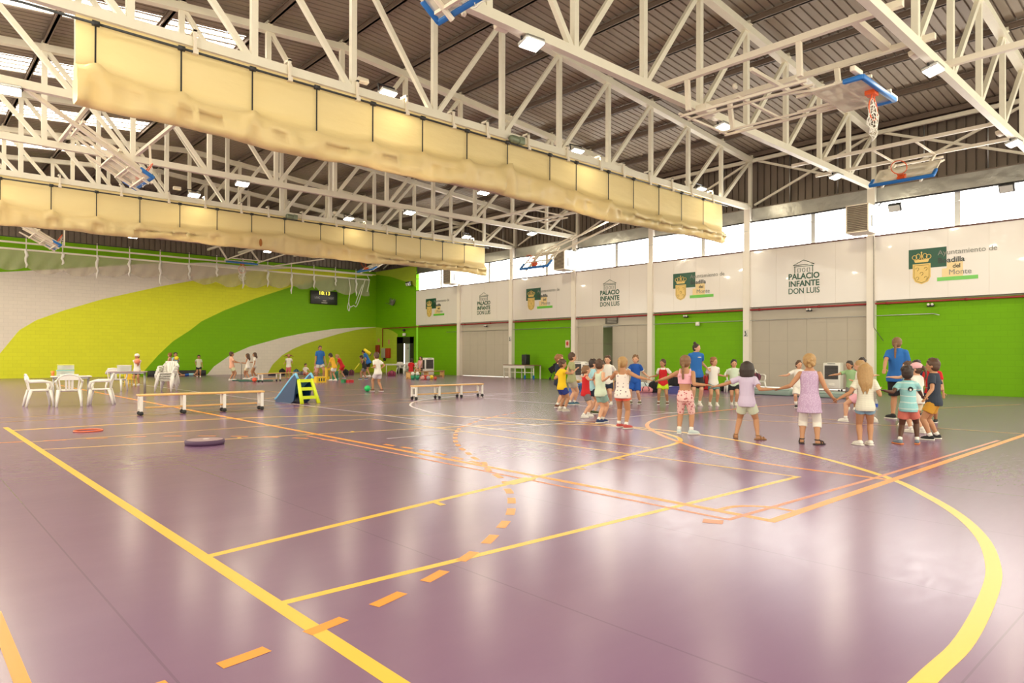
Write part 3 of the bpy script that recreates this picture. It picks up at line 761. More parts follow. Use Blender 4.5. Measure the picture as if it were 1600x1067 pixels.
def side_l(label, x, y, z, t, big=True):
    rl = [((x + .5, y - 2.9, 7.84), (x + .5, y + 2.9, 7.84), .09), ((x - 1.6, y - 2.9, 7.84), (x - 1.6, y + 2.9, 7.84), .09)]
    c, s_ = math.cos(t), math.sin(t); b_ = []
    for a in (-.6, -.2, .25, .65):
        b_ += [((x - .1 * c, y + a, z + .1 * s_ + .12), (x - 2.0 * c, y + a, z + 2.0 * s_ + .25), .06)]
    b_ += [((x - 1.9 * c, y - .8, z + 1.9 * s_ + .25), (x - 1.9 * c, y + .8, z + 1.9 * s_ + .25), .07), ((x - .9 * c, y - .8, z + .9 * s_ + .18), (x - .9 * c, y + .8, z + .9 * s_ + .18), .07),
           ((x - .3, y - .9, z + .1), (x - 3.0, y - 1.6, 7.75), .09), ((x + .4, y + .8, z + .2), (x + .5, y + 1.4, 7.8), .06)]
    return backstop(label, (x, y, z), (0, 1, 0), (-c, 0, s_), rl, b_, True, .32)
side_l('folded hoop with blue edge and orange rim between the two curtains at the skylights', 5.35, 21.6, 6.28, R(30))
side_l('small folded hoop with blue edge and orange rim below the farther curtain', 5.6, 37.2, 6.25, R(28))
side_l('blue padded board corner poking in at the top edge of the photograph', 6.1, 7.4, 6.40, R(35))
for o in list(COL.objects):
    if o.name.startswith('board_frame'): rebase(o)

# ================================================================== HANGING BALL NET
t = thing('ball_stop_net', 'grey ball net on twin white rails hanging before the painted end wall', 'net', (12, 43.5, 7))
for z, nme in ((7.15, 'upper_rail'), (6.80, 'lower_rail')): MB().bar((-2, 43.5, z), (25.95 if z > 7 else 25.75, 43.5, z), .07, .09).build(nme, CREAM, t, 'w')
MB().tube([(-2, 43.45, 7.42), (26.2, 43.45, 7.42)], .02, 5).build('cable', DARKM, t, 'w')
xs_ = [-1.3 + 1.62 * i for i in range(17)]
for i, x in enumerate(xs_):
    rnd = random.Random(i)
    MB().bar((x, 43.5, 7.5), (x, 43.5, 6.8), .045, .045).build('dropper', CREAM, t, 'w')
    L_ = (.7, 1.3, 1.1, 1.45, 1.0)[i % 5]
    pts = [(x + .04 * math.sin(k * 2 + i), 43.46, 6.85 - L_ * k / 6) for k in range(7)]
    MB().tube(pts, .05, 6, rr=[.05, .07, .08, .06, .05, .06, .02]).build('gathered_cord', NETW, t, 'w')
netm = mat('fine grey netting', (.58, .50, .36), .9, alpha=.46)
vs = []; n = 220
for i in range(n + 1):
    x = -2 + 27.7 * i / n; u = ((x + 1.3) / 1.62) % 1
    zb = 5.95 - .28 * math.sin(PI * u) + .10 * math.sin(x * .7)
    for j in range(7):
        q = j / 6; vs.append((x, 43.52 + .10 * math.sin(x * 9 + j) * q, 6.8 + (zb - 6.8) * q))
m = MB(); m.add(vs, [(i * 7 + j, (i + 1) * 7 + j, (i + 1) * 7 + j + 1, i * 7 + j + 1) for i in range(n) for j in range(6)], True); m.build('netting', netm, t, 'w')
m = MB()
for a in ([(22.9, 6.8), (23.1, 6.0), (22.9, 5.2), (23.1, 4.75), (23.6, 4.85), (24.0, 4.8), (24.5, 5.4), (25.0, 6.3), (25.3, 6.8)], [(23.9, 5.0), (24.3, 5.6), (24.9, 6.4)], [(22.95, 5.2), (22.75, 4.7), (22.95, 4.45), (23.1, 4.8)], [(25.6, 7.1), (25.9, 6.7), (25.6, 5.9)]):
    m.tube(smooth([(24.0 + (p[0] - 22.9) * .55, 43.4, p[1]) for p in a], 5), .03, 6)
m.build('hanging_cord', NETW, t, 'w')

# ================================================================== WALL EQUIPMENT
def heater(y, label):
    t = thing('unit_heater', label, 'heater', (26.6, y, 6.4), 0, 'wall air heaters')
    MB().rbox((26.62, y, 6.4), (.75, .80, 1.05), .02).build('casing', WHITEP, t, 'w')
    m = MB()
    # louvred face toward the end-wall side and into the hall
    m.bx((26.2, y - .36, 5.93), (26.23, y + .36, 6.87)); m.build('louvre_recess', mat('louvre shade', (.10, .075, .05), .6), t, 'w')
    for i in range(14):
        z = 5.96 + i * .066
        m2 = MB().box((26.19, y, z), (.05, .72, .012), Matrix.Rotation(R(30), 3, 'Y')); m2.build('louvre', mat('louvre beige', (.45, .38, .28), .45), t, 'w')
    m3 = MB().bx((26.17, y - .39, 5.89), (26.24, y + .39, 5.93)).bx((26.17, y - .39, 6.88), (26.24, y + .39, 6.92)).bx((26.17, y - .40, 5.89), (26.24, y - .36, 6.92)).bx((26.17, y + .36, 5.89), (26.24, y + .40, 6.92)); m3.build('louvre_frame', CREAM, t, 'w')
    MB().bx((26.45, y - .43, 6.1), (26.6, y - .395, 6.5)).build('control_panel', mat('grey panel', (.3, .32, .33), .4), t, 'w')
    m = MB()
    for a in (-.3, .3): m.bar((26.95, y + a, 6.95), (27.2, y + a, 7.1), .03, .03)
    m.bar((26.9, y - .5, 6.9), (27.2, y - .5, 7.05), .05, .05); m.build('hanger', DARKM, t, 'w')
heater(9.75, 'white air heater with brown louvres above the column nearest the camera')
heater(24.85, 'white air heater with brown louvres beside the silhouetted hoop')
heater(34.75, 'small distant air heater at the start of the white banners')
def wall_flood(y, z, label, px):
    t = thing('black_floodlight', label, 'lamp', (26.9, y, z), 0, 'black wall floodlights')
    Mx = Matrix.Rotation(R(-30), 3, 'Y')
    MB().rbox((26.9, y, z), (.16, .44, .30), .03, Mx).build('housing', BLACKP, t, 'w')
    MB().box((26.81, y, z - .05), (.02, .36, .22), Mx).build('lens', mat('unlit lens', (.55, .55, .52), .15), t, 'w')
    MB().bar((26.9, y, z + .12), (27.24, y, z + .2), .04, .05).build('bracket', DARKM, t, 'w')
wall_flood(8.7, 6.75, 'small black unlit floodlight beside the air heater on the bright windows', 0)
wall_flood(5.35, 6.86, 'black unlit floodlight farther along the windows from the heater', 0)
wall_flood(40.2, 6.35, 'dark floodlight on the lime corner beside the first pane', 0)

# scoreboard
t = thing('scoreboard', 'black electronic scoreboard on the green end wall showing 18:13', 'scoreboard', (22.88, YB - .08, 5.42))
MB().rbox((22.88, YB - .09, 5.42), (2.05, .16, .95), .02).build('case', mat('scoreboard black', (.02, .018, .018), .35), t, 'w')
def text(s_, size, mat_, parent, name, M, ext=.002, align='CENTER', bold=0.0):
    cu = bpy.data.curves.new(name, 'FONT'); cu.body = s_; cu.size = size; cu.extrude = ext; cu.align_x = align; cu.align_y = 'BOTTOM'; cu.offset = bold; cu.resolution_u = 3
    tmp = bpy.data.objects.new(name, cu); COL.objects.link(tmp)
    dg = bpy.context.evaluated_depsgraph_get(); me = bpy.data.meshes.new_from_object(tmp.evaluated_get(dg))
    bpy.data.objects.remove(tmp); me.materials.clear(); me.materials.append(mat_)
    me.transform(M); o = bpy.data.objects.new(name, me); COL.objects.link(o); o.parent = parent
    return o
MF = lambda x, z: Matrix.Translation(Vector((x, -.092, z))) @ Matrix.Rotation(PI / 2, 4, 'X')
LED = emis('yellow led digits', (1.0, .85, .10), 1.3)
text('18:13', .36, LED, t, 'clock_digits', MF(0, .12) @ Matrix.Scale(1.15, 4, (1, 0, 0)), bold=.004)
GREYT = mat('pale lettering', (.55, .52, .48), .5)
text('LOC', .20, GREYT, t, 'lettering', MF(-.55, -.13)); text('VISIT', .20, GREYT, t, 'lettering', MF(.55, -.13))
m = MB().bx((-.14, -.095, -.26), (.14, -.085, -.20)).bx((-.22, -.095, -.40), (.22, -.085, -.345)); m.build('lettering_bar', GREYT, t)

# dried-leaf style metal wall piece on the green bay
t = thing('wall_sculpture', 'grey spiky metal leaf cluster hanging on the green wall by the corner', 'wall ornament', (27.1, 42.6, 5.2))
for i, (a, l) in enumerate(((-70, .9), (-48, .6), (-32, .75), (-18, .8), (-5, .75), (12, .62), (28, .7), (46, .75), (60, .5))):
    dy, dz = -math.sin(R(a)), math.cos(R(a)); b0 = Vector((27.12, 42.55, 4.95)); l *= 1.05
    p2 = b0 + Vector((-.05, dy * l * .5, dz * l * .4)); p3 = b0 + Vector((-.12, dy * l, dz * l * .75))
    MB().tube([b0, p2, p3], .05, 6, rr=[.035, .065, .008], flat=.35).build('leaf', mat('dull grey metal', (.28, .26, .24), .4, .6), t, 'w')

# fire hose cabinets, exit sign, black door of the corner
t = thing('fire_cabinet', 'narrow dark red extinguisher cabinet closest to the corner', 'fire cabinet', (27.2, 44.6, 1.7)); MB().rbox((27.13, 44.65, 1.72), (.16, .42, .68), .02).build('box', REDP, t, 'w')
MB().bx((27.205, 44.5, 2.3), (27.215, 44.75, 2.55)).build('sign_plate', mat('red sign', (.6, .25, .12), .5), t, 'w')
t = thing('hose_cabinet', 'grey and red fire hose cabinet under the red pipe elbow', 'fire cabinet', (27.2, 43.5, 1.5)); MB().rbox((27.08, 43.65, 1.45), (.24, .5, .72), .02).build('box', mat('cabinet grey', (.35, .36, .28), .4), t, 'w'); MB().rbox((27.1, 43.15, 1.45), (.2, .45, .72), .02).build('cabinet_door', mat('cabinet red', (.45, .03, .015), .4), t, 'w')
MB().lathe([(0, -.06), (.12, -.05), (.12, .05), (0, .06)], (27.1, 43.65, .98), 12, Matrix.Rotation(PI / 2, 3, 'Y')).build('hose_reel', DARKM, t, 'w')
MB().bx((27.205, 43.1, 2.1), (27.215, 43.3, 2.45)).build('sign_plate', mat('red sign', (.6, .25, .12), .5), t, 'w')
d = bpy.data.objects.new('door_7', None); COL.objects.link(d); d.location = (27.2, 41, 0); st(d, 'black framed doorway with a white leaf standing ajar')
m = MB().bx((27.16, 39.95, 0), (27.24, 40.35, 2.62)).bx((27.16, 41.25, 0), (27.24, 42.05, 2.62)).bx((27.16, 39.95, 2.15), (27.24, 42.05, 2.62)).bx((27.9, 39.9, 0), (27.95, 42.1, 2.6)); m.build('door_surround', mat('near black paint', (.012, .011, .011), .4), d, 'w')
MB().bx((27.3, 40.42, .02), (27.34, 41.2, 2.12)).build('door_leaf', mat('pale grey leaf', (.55, .55, .50), .4), d, 'w')
MB().bx((27.10, 40.36, .02), (27.30, 40.42, 2.12)).build('door_edge', mat('mint edge', (.45, .62, .50), .4), d, 'w')
text('UP', .16, DKGREY, d, 'door_lettering', Matrix.Translation(Vector((.09, -.2, 1.7))) @ Matrix.Rotation(-PI / 2, 4, 'Z') @ Matrix.Rotation(PI / 2, 4, 'X'))
t = thing('emergency_light', 'small emergency lamp over the black doorway', 'lamp', (27.15, 41.0, 2.85)); MB().rbox((27.1, 41.0, 2.78), (.12, .3, .2), .02).build('case', WHITEP, t, 'w'); MB().ell((27.1, 41.05, 3.1), .1).build('lamp_head', DARKM, t, 'w')

# banner panels with lettering and crests, glossy
DGRN = mat('bottle green print', (.007, .080, .042), .3)
GOLD = mat('gold print', (.78, .55, .16), .3, coat=.5)
INK = mat('dark print', (.03, .04, .035), .4)
GINK = mat('grey print', (.24, .24, .21), .4)
LGR = mat('light green print', (.13, .55, .05), .3, coat=.5)
BE = mat('banner edge', (.10, .03, .02), .5)
for i in range(-2, 6):
    y0 = 9.58 + 5 * i + .10; y1 = y0 + 4.80
    crest = i % 2 != 0
    t = thing('banner_panel', 'x', 'banner', (27.1, y1, 3.38), 0, 'white banners along the side wall')
    MB().bx((27.08, y0, 3.40), (27.12, y1, 5.80)).build('panel', BANN, t, 'w')
    m = MB()
    for k in range(1, 4): m.bx((27.077, y0 + 1.2 * k - .003, 3.4), (27.081, y0 + 1.2 * k + .003, 5.8))
    m.build('panel_seam', mat('faint seam', (.6, .54, .47), .4), t, 'w')
    MB().bx((27.05, y0, 5.79), (27.13, y1, 5.84)).build('top_edge', BE, t, 'w')
    # local frame: u runs along -Y (reads to the viewer's right), v up
    TM = lambda u, v, z=.0: Matrix.Translation(Vector((27.075 - z - t.location.x, (y1 - u) - t.location.y, v - t.location.z))) @ Matrix.Rotation(-PI / 2, 4, 'Z') @ Matrix.Rotation(PI / 2, 4, 'X')
    near = ['by the camera edge', 'nearest the camera', 'second from the camera', 'third from the camera', 'fourth from the camera', 'behind the circle of children', 'above the loudspeaker', 'sixth from the camera'][0]
    if crest:
        pos = {-1: 'nearest the camera', 1: 'behind the woman with the hair bun', 3: 'over the table with the loudspeaker', 5: 'farthest away beside the corner'}[i]
        t['label'] = 'white banner with green crest and municipal lettering, %s' % pos
        q = lambda pts, z, mt, nme: MB().prism([(y1 - a, b) for a, b in pts], 27.078 - z - .003, 27.078 - z, 'X').build(nme, mt, t, 'w')
        u0 = 1.17
        q([(u0, 4.47), (u0 + 1.19, 4.47), (u0 + 1.19, 5.16), (u0, 5.16)], .0, DGRN, 'crest_field')
        sh = [(u0 + .13, 4.63), (u0 + .70, 4.63), (u0 + .70, 4.15), (u0 + .62, 3.99), (u0 + .415, 3.90), (u0 + .21, 3.99), (u0 + .13, 4.15)]
        q(sh, .003, GOLD, 'shield')
        sh2 = [(u0 + .415 + (a - u0 - .415) * .84, 4.27 + (b - 4.27) * .86) for a, b in sh]
        m = MB().tube([(27.068, y1 - a, b) for a, b in sh2], .008, 4, closed=True)
        for a, b in ((.28, 4.45), (.55, 4.45), (.415, 4.28), (.28, 4.12), (.55, 4.12)): m.tube([(27.068, y1 - u0 - a + .05 * math.cos(k * .7), b + .05 * math.sin(k * .7)) for k in range(6)] + [(27.068, y1 - u0 - a, b - .07)], .008, 4)
        m.build('shield_outline', mat('olive print', (.35, .25, .07), .4), t, 'w')
        m = MB()
        m.prism([(y1 - u0 - a, b) for a, b in ((.21, 4.68), (.62, 4.68), (.66, 4.78), (.17, 4.78))], 27.065, 27.070, 'X')
        for cx, cz, rx, ry in ((.19, 4.87, .075, .075), (.31, 4.89, .07, .10), (.52, 4.89, .07, .10), (.64, 4.87, .075, .075)): m.tube([(27.068, y1 - u0 - cx + rx * math.cos(k * .5236), cz + ry * math.sin(k * .5236)) for k in range(12)], .014, 5, closed=True)
        m.tube([(27.068, y1 - u0 - .415, 4.78), (27.068, y1 - u0 - .415, 5.0)], .02, 5); m.ell((27.068, y1 - u0 - .415, 5.03), (.005, .025, .03))
        m.build('crown', GOLD, t, 'w')
        q([(u0 + 1.05, 4.08), (u0 + 1.68, 4.08), (u0 + 1.68, 4.62), (u0 + 1.2, 4.62), (u0 + 1.2, 4.4), (u0 + 1.05, 4.4)], .003, mat('pale gold print', (.82, .62, .30), .3, coat=.5), 'gold_block')
        q([(u0 + .9, 3.97), (u0 + 2.12, 3.97), (u0 + 2.12, 4.10), (u0 + .9, 4.10)], .005, LGR, 'green_bar')
        text('Ayuntamiento de', .25, GINK, t, 'lettering', TM(u0 + .92, 4.83, .006), align='LEFT')
        text('Boadilla', .26, INK, t, 'lettering', TM(u0 + .92, 4.55, .006), align='LEFT', bold=.004)
        text('del', .20, INK, t, 'lettering', TM(u0 + 1.37, 4.36, .006), align='LEFT', bold=.003)
        text('Monte', .26, GINK, t, 'lettering', TM(u0 + 1.25, 4.12, .006), align='LEFT')
    else:
        pos = {-2: 'beyond the frame edge', 0: 'over the big door nearest the camera', 2: 'over the ajar door', 4: 'over the farthest big door'}[i]
        t['label'] = 'white banner with palace drawing and green capitals, %s' % pos
        c = 2.35
        for s_, v, b_ in (('PALACIO', 4.38, .009), ('INFANTE', 4.085, .009), ('DON LUIS', 3.79, .003)):
            o_ = text(s_, .325, DGRN, t, 'lettering', TM(c, v, .003) @ Matrix.Scale(.95 if 'DON' not in s_ else .87, 4, (1, 0, 0)), bold=b_)
        m = MB(); T = lambda pts, r_=.012, cl=False: m.tube([(27.07, y1 - c - a, b - .07) for a, b in pts], r_, 4, closed=cl)
        T([(-.43, 5.08), (0, 5.27), (.43, 5.08)], .013, True); T([(-.40, 5.02), (.40, 5.02)])
        for a in (-.36, .36): T([(a, 5.02), (a, 4.77)], .014)
        T([(-.24, 4.79), (-.24, 4.94), (-.14, 4.94), (-.14, 4.79)], .010, True); T([(.24, 4.79), (.24, 4.94), (.14, 4.94), (.14, 4.79)], .010, True)
        T([(.06 * math.cos(k * .63), 4.865 + .08 * math.sin(k * .63)) for k in range(10)], .010, True)
        m.build('palace_drawing', DGRN, t, 'w')
# small wall fittings
for y, z, l in ((11.9, 3.15, 'white twin spot below the banner, over the door nearest the camera'), (7.6, 3.12, 'white twin spot below the banner on the green bay nearest the camera'), (17.6, 3.12, 'white twin spot on the green bay behind the bun haired woman'), (31.9, 3.1, 'white twin spot over the farthest big door')):
    t = thing('emergency_spot', l, 'lamp', (27.05, y, z), 0, 'emergency spots'); MB().rbox((27.05, y, z), (.1, .22, .08), .02).build('body', DARKM, t, 'w')
    for a in (-.06, .06): MB().ell((26.98, y + a, z + .04), .045).build('spot_head', WHITEP, t, 'w')
t = thing('door_closer_box', 'black open vent box above the ajar grey door', 'vent', (27.15, 22, 3.1)); MB().bx((27.12, 21.7, 2.95), (27.2, 22.45, 3.28)).build('recess', mat('vent shade', (.10, .09, .07), .6), t, 'w')
m = MB()
for k in range(4): m.bx((27.10, 21.7, 2.98 + .075 * k), (27.13, 22.3, 3.01 + .075 * k))
m.build('vent_slat', mat('vent slat grey', (.35, .33, .28), .5), t, 'w')
t = thing('junction_box', 'small grey box on the conduit of the green bay past the circle', 'electrical box', (27.1, 17.0, 2.8)); MB().rbox((27.08, 17.0, 2.78), (.1, .18, .18), .02).build('box', WHITEP, t, 'w')
t = thing('exit_sign', 'small red and white sign on the green bay by the curly haired boys', 'sign', (27.2, 25.1, 1.95)); MB().bx((27.17, 25.0, 1.75), (27.2, 25.3, 2.15)).build('plate', mat('cream sign', (.8, .6, .45), .5), t, 'w'); MB().ell((27.165, 25.15, 1.97), (.01, .09, .12)).build('symbol', mat('sign red', (.6, .05, .03), .5), t, 'w')
for y, l in ((29.58, 'small dark pictogram sign on the column by the loudspeaker'), (14.58, 'small dark pictogram sign on the column behind the dark haired girl')):
    t = thing('pictogram_sign', l, 'sign', (26.97, y, 2.3), 0, 'pictogram signs'); MB().bx((26.965, y - .11, 2.15), (26.98, y + .11, 2.45)).build('plate', mat('sign white', (.7, .68, .6), .5), t, 'w')
    m = MB().ell((26.962, y + .02, 2.36), (.006, .03, .03)).tube([(26.962, y + .02, 2.33), (26.962, y - .02, 2.25), (26.962, y + .04, 2.19)], .02, 5).bx((26.96, y - .08, 2.17), (26.964, y + .08, 2.19)); m.build('symbol', INK, t, 'w')
# ================================================================== PEOPLE
QUEUE = []
def fuse(mb, name, m, parent, vox, it=3, at='w'):
    o = mb.build(name, m, parent, at)
    r = o.modifiers.new('r', 'REMESH'); r.mode = 'VOXEL'; r.voxel_size = vox; r.use_smooth_shade = True
    if it:
        s_ = o.modifiers.new('s', 'SMOOTH'); s_.iterations = it; s_.factor = .5
    QUEUE.append(o); return o
def flush():
    dg = bpy.context.evaluated_depsgraph_get()
    for o in QUEUE:
        me = bpy.data.meshes.new_from_object(o.evaluated_get(dg)); me.name = o.name
        old = o.data; o.modifiers.clear(); o.data = me
    QUEUE.clear()
def limb(mb, pts, rr, n=10, sub=5):
    """tapering limb through joints with round ends"""
    P = []; Q = []
    for i in range(len(pts) - 1):
        for k in range(sub):
            t = k / sub; P.append(Vector(pts[i]).lerp(Vector(pts[i + 1]), t)); Q.append(rr[i] + (rr[i + 1] - rr[i]) * t)
    P.append(Vector(pts[-1])); Q.append(rr[-1])
    mb.tube(P, 0, n, True, Q)
    for p, r in zip(pts, rr): mb.ell(p, r * .99, None, 10, 7)
def loft(mb, rings, lat, n=16):
    """rings: (centre, half width, half depth, forward)"""
    vs = []
    for c, a, b, f in rings:
        for j in range(n):
            t = 2 * PI * j / n; vs.append(Vector(c) + lat * math.cos(t) * a + f * math.sin(t) * b)
    m = len(rings)
    fs = [(i * n + j, i * n + (j + 1) % n, (i + 1) * n + (j + 1) % n, (i + 1) * n + j) for i in range(m - 1) for j in range(n)]
    fs += [tuple(range(n))[::-1], tuple((m - 1) * n + j for j in range(n))]
    mb.add(vs, fs, True)
def ik(S, W, l1, l2, hint):
    d = W - S; L = d.length; mx = (l1 + l2) * .995
    if L > mx: W = S + d * (mx / L); d = W - S; L = mx
    if L < abs(l1 - l2) + .01: L = abs(l1 - l2) + .01
    a = (l1 * l1 - l2 * l2 + L * L) / (2 * L); hh = math.sqrt(max(0, l1 * l1 - a * a)); u = d.normalized()
    hv = hint - u * hint.dot(u)
    hv = hv.normalized() if hv.length > 1e-6 else u.orthogonal().normalized()
    return S + u * a + hv * hh, W
SK = {'fair': (.66, .36, .22), 'tan': (.48, .235, .12), 'warm': (.58, .30, .17), 'dark': (.10, .042, .022), 'olive': (.42, .21, .11)}
HC = {'brown': (.085, .040, .020), 'dark': (.030, .016, .011), 'blond': (.52, .33, .13), 'ginger': (.28, .11, .035), 'lightbrown': (.20, .10, .042), 'honey': (.40, .235, .09)}
def skin(k): return mat('skin ' + k, SK[k], .5, spec=.35)
def hairm(k): return mat('hair ' + k, HC[k], .55, noise=.25, nscale=40)
def clo(k, c): return mat('cloth ' + k, c, .85, bump=.12, bscale=30)
def dots(name, base, dot, scale=14, thr=.22):
    if name in MATS: return MATS[name]
    m, nt, b = nm(name); N = nt.nodes; L = nt.links; b.inputs['Roughness'].default_value = .85
    tc = N.new('ShaderNodeTexCoord'); v = N.new('ShaderNodeTexVoronoi'); v.inputs['Scale'].default_value = scale; v.inputs['Randomness'].default_value = .55
    L.new(tc.outputs['Object'], v.inputs['Vector']); q = N.new('ShaderNodeMath'); q.operation = 'LESS_THAN'; q.inputs[1].default_value = thr; L.new(v.outputs['Distance'], q.inputs[0])
    mx = N.new('ShaderNodeMix'); mx.data_type = 'RGBA'; mx.inputs[6].default_value = (*base, 1); mx.inputs[7].default_value = (*dot, 1)
    L.new(q.outputs[0], mx.inputs[0]); L.new(mx.outputs[2], b.inputs['Base Color']); MATS[name] = m; return m
def bands(name, base, st_, scale=14, thr=.8, noise=0):
    if name in MATS: return MATS[name]
    m, nt, b = nm(name); N = nt.nodes; L = nt.links; b.inputs['Roughness'].default_value = .85
    tc = N.new('ShaderNodeTexCoord'); v = N.new('ShaderNodeTexWave'); v.bands_direction = 'Z'; v.inputs['Scale'].default_value = scale; v.inputs['Distortion'].default_value = noise
    L.new(tc.outputs['Object'], v.inputs['Vector']); q = N.new('ShaderNodeMath'); q.operation = 'GREATER_THAN'; q.inputs[1].default_value = thr; L.new(v.outputs[1], q.inputs[0])
    n = N.new('ShaderNodeTexNoise'); n.inputs['Scale'].default_value = 7; L.new(tc.outputs['Object'], n.inputs[0])
    m0 = N.new('ShaderNodeMix'); m0.data_type = 'RGBA'; m0.inputs[6].default_value = (*base, 1); m0.inputs[7].default_value = (*([min(1, c * 1.5 + .05) for c in base] if noise else base), 1); L.new(n.outputs[0], m0.inputs[0])
    mx = N.new('ShaderNodeMix'); mx.data_type = 'RGBA'; L.new(m0.outputs[2], mx.inputs[6]); mx.inputs[7].default_value = (*st_, 1)
    L.new(q.outputs[0], mx.inputs[0]); L.new(mx.outputs[2], b.inputs['Base Color']); MATS[name] = m; return m

def person(label, feet, h, face, top, bot, shoe, hair='short brown', sk='warm', hands=(None, None), adult=False, lean=0.0, side=0.0, head=(0, 0), sock=None, vox=None,
           hipdrop=0.0, group=None, hipshift=(0, 0), extra=None, toes=(0, 0), sit=None, name='person', long_hair=0.0, hints=(None, None)):
    L_, R_ = Vector((*feet[0], 0)), Vector((*feet[1], 0))
    base = (L_ + R_) / 2
    aw = Vector((base.x, base.y, 0)).normalized(); df = (L_ - R_); dd_ = df.dot(aw)
    if base.length > 15: dd_ = max(-.10 * h, min(.10 * h, dd_))
    df = df - aw * df.dot(aw) + aw * dd_
    if df.length < .10 * h: df = df.normalized() * .10 * h
    L_, R_ = base + df / 2, base - df / 2
    D = dep(base.x, base.y)
    if vox is None: vox = .0085 if D < 14 else (.0105 if D < 20 else .015)
    away = Vector((base.x, base.y, 0)).normalized(); rt = Vector((away.y, -away.x, 0))
    F = away * math.cos(R(face)) + rt * math.sin(R(face))
    LAT = Vector((-F.y, F.x, 0))           # person's left
    Z = Vector((0, 0, 1))
    t = thing(name, label, 'person', base, 0, group)
    up = (Z * math.cos(lean) + F * math.sin(lean)); up = (up * math.cos(side) + LAT * math.sin(side)).normalized()
    fw = (F - up * F.dot(up)).normalized()
    hipz = (.475 if not adult else .50) * h - hipdrop
    spread = (L_ - R_).length; hipz -= max(0, spread - .16 * h) ** 2 * .5 / h
    pel = base + Z * hipz + F * (hipshift[0] - .25 * math.sin(lean) * .3 * h * (0 if sit else 1)) + LAT * hipshift[1]
    sp = .355 * h
    S_ = lambda q: pel + up * (q * h)
    hw = .088 if not adult else .092
    sw = .094 if not adult else .090      # shoulder joint half width
    k = 1.0 if not adult else .93
    # ---- body
    b = MB()
    rg = [(-.055, .066, .055), (-.02, .082, .064), (.02, .084, .062), (.10, .070, .053), (.18, .076, .056), (.25, .084, .058), (.29, .084, .052), (.322, .062, .044), (.355, .037, .037)]
    if adult: rg = [(-.055, .075, .058), (-.02, .090, .066), (.02, .088, .062), (.10, .070, .052), (.18, .078, .064), (.25, .080, .062), (.29, .078, .050), (.32, .058, .040), (.35, .033, .033)]
    loft(b, [(S_(q), a * h, d * h, fw) for q, a, d in rg], LAT)
    nb = S_(sp / h - .01)
    # head
    hh = (.162 if not adult else .130) * h; hwid = (.124 if not adult else .097) * h; hdp = (.144 if not adult else .114) * h
    hy, hp = R(head[0]), R(head[1])
    HF = (fw * math.cos(hy) - LAT * math.sin(hy)); hup = (up + Z).normalized()
    HF = (HF - hup * HF.dot(hup)).normalized(); HF, hup = (HF * math.cos(hp) - hup * math.sin(hp)).normalized(), (hup * math.cos(hp) + HF * math.sin(hp)).normalized()
    HL = hup.cross(HF).normalized()
    hc = nb + hup * (hh * (.52 if not adult else .44)) + HF * hdp * .10
    HM = Matrix((HL, HF, hup)).transposed()
    limb(b, [nb - up * .02 * h, hc - hup * hh * .25], [.040 * h * k, .036 * h * k], 10, 3)
    b.ell(hc + hup * hh * .06, (hwid / 2, hdp / 2, hh * .44), HM, 16, 10)
    b.ell(hc - hup * hh * .20 + HF * hdp * .10, (hwid * .38, hdp * .36, hh * .30), HM, 14, 9)
    b.ell(hc - hup * hh * .10 + HF * hdp * .50, (hwid * .085, hdp * .09, hh * .10), HM, 8, 6)
    for s_ in (-1, 1): b.ell(hc - hup * hh * .06 + HL * s_ * hwid * .50 - HF * hdp * .04, (hwid * .06, hdp * .09, hh * .11), HM, 8, 6)
    # legs
    tl = (.235 if not adult else .245) * h; sl = (.225 if not adult else .235) * h
    legs = []
    for s_, ft, ta in ((1, L_, toes[0]), (-1, R_, toes[1])):
        hip = pel - up * .015 * h + LAT * s_ * .046 * h
        fd = (F * math.cos(R(ta)) - LAT * math.sin(R(ta)))
        ank = ft + Z * .045 * h
        kn, ank = ik(hip, ank, tl, sl, F + LAT * s_ * .10)
        # slide foot if the leg could not reach
        legs.append((hip, kn, ank, fd, s_))
        limb(b, [hip, hip.lerp(kn, .5), kn, kn.lerp(ank, .32) - F * .006 * h, kn.lerp(ank, .7), ank], [.056 * h * k, .048 * h * k, .035 * h * k, .036 * h * k, .026 * h * k, .022 * h * k], 10, 4)
        limb(b, [ank - fd * .005 * h - Z * .015 * h, ank + fd * .06 * h - Z * .028 * h, ank + fd * .085 * h - Z * .032 * h], [.022 * h, .018 * h, .014 * h], 8, 2)
    # arms
    ul, fl_ = (.168 if not adult else .172) * h, (.135 if not adult else .140) * h
    arms = []
    for s_, tg, hn in ((1, hands[0], hints[0]), (-1, hands[1], hints[1])):
        sh = S_(.292) + LAT * s_ * sw * h
        if tg is None: tg = sh - Z * (ul + fl_) * .97 + LAT * s_ * .055 * h + F * .05 * h
        elif callable(tg): tg = tg(sh, F, LAT, Z, h)
        tg = Vector(tg); hd = (tg - sh)
        wr_t = tg - hd.normalized() * min(.07 * h, hd.length * .4) if hands[0 if s_ == 1 else 1] is not None else tg
        el, wr = ik(sh, wr_t, ul, fl_, Vector(hn) if hn is not None else (-Z * .7 - F * .5 + LAT * s_ * .2))
        arms.append((sh, el, wr, s_))
        limb(b, [sh - LAT * s_ * .02 * h, sh, sh.lerp(el, .45), el, el.lerp(wr, .3), wr], [.028 * h, .031 * h * k, .028 * h * k, .023 * h * k, .024 * h * k, .0165 * h * k], 10, 3)
        ax = (wr - el).normalized(); ct = ax.cross(Z if abs(ax.z) < .8 else F).normalized(); pn = ax.cross(ct).normalized()
        pc = wr + ax * .028 * h
        b.ell(pc, (.021 * h, .013 * h, .032 * h), Matrix((ct, pn, ax)).transposed(), 10, 7)
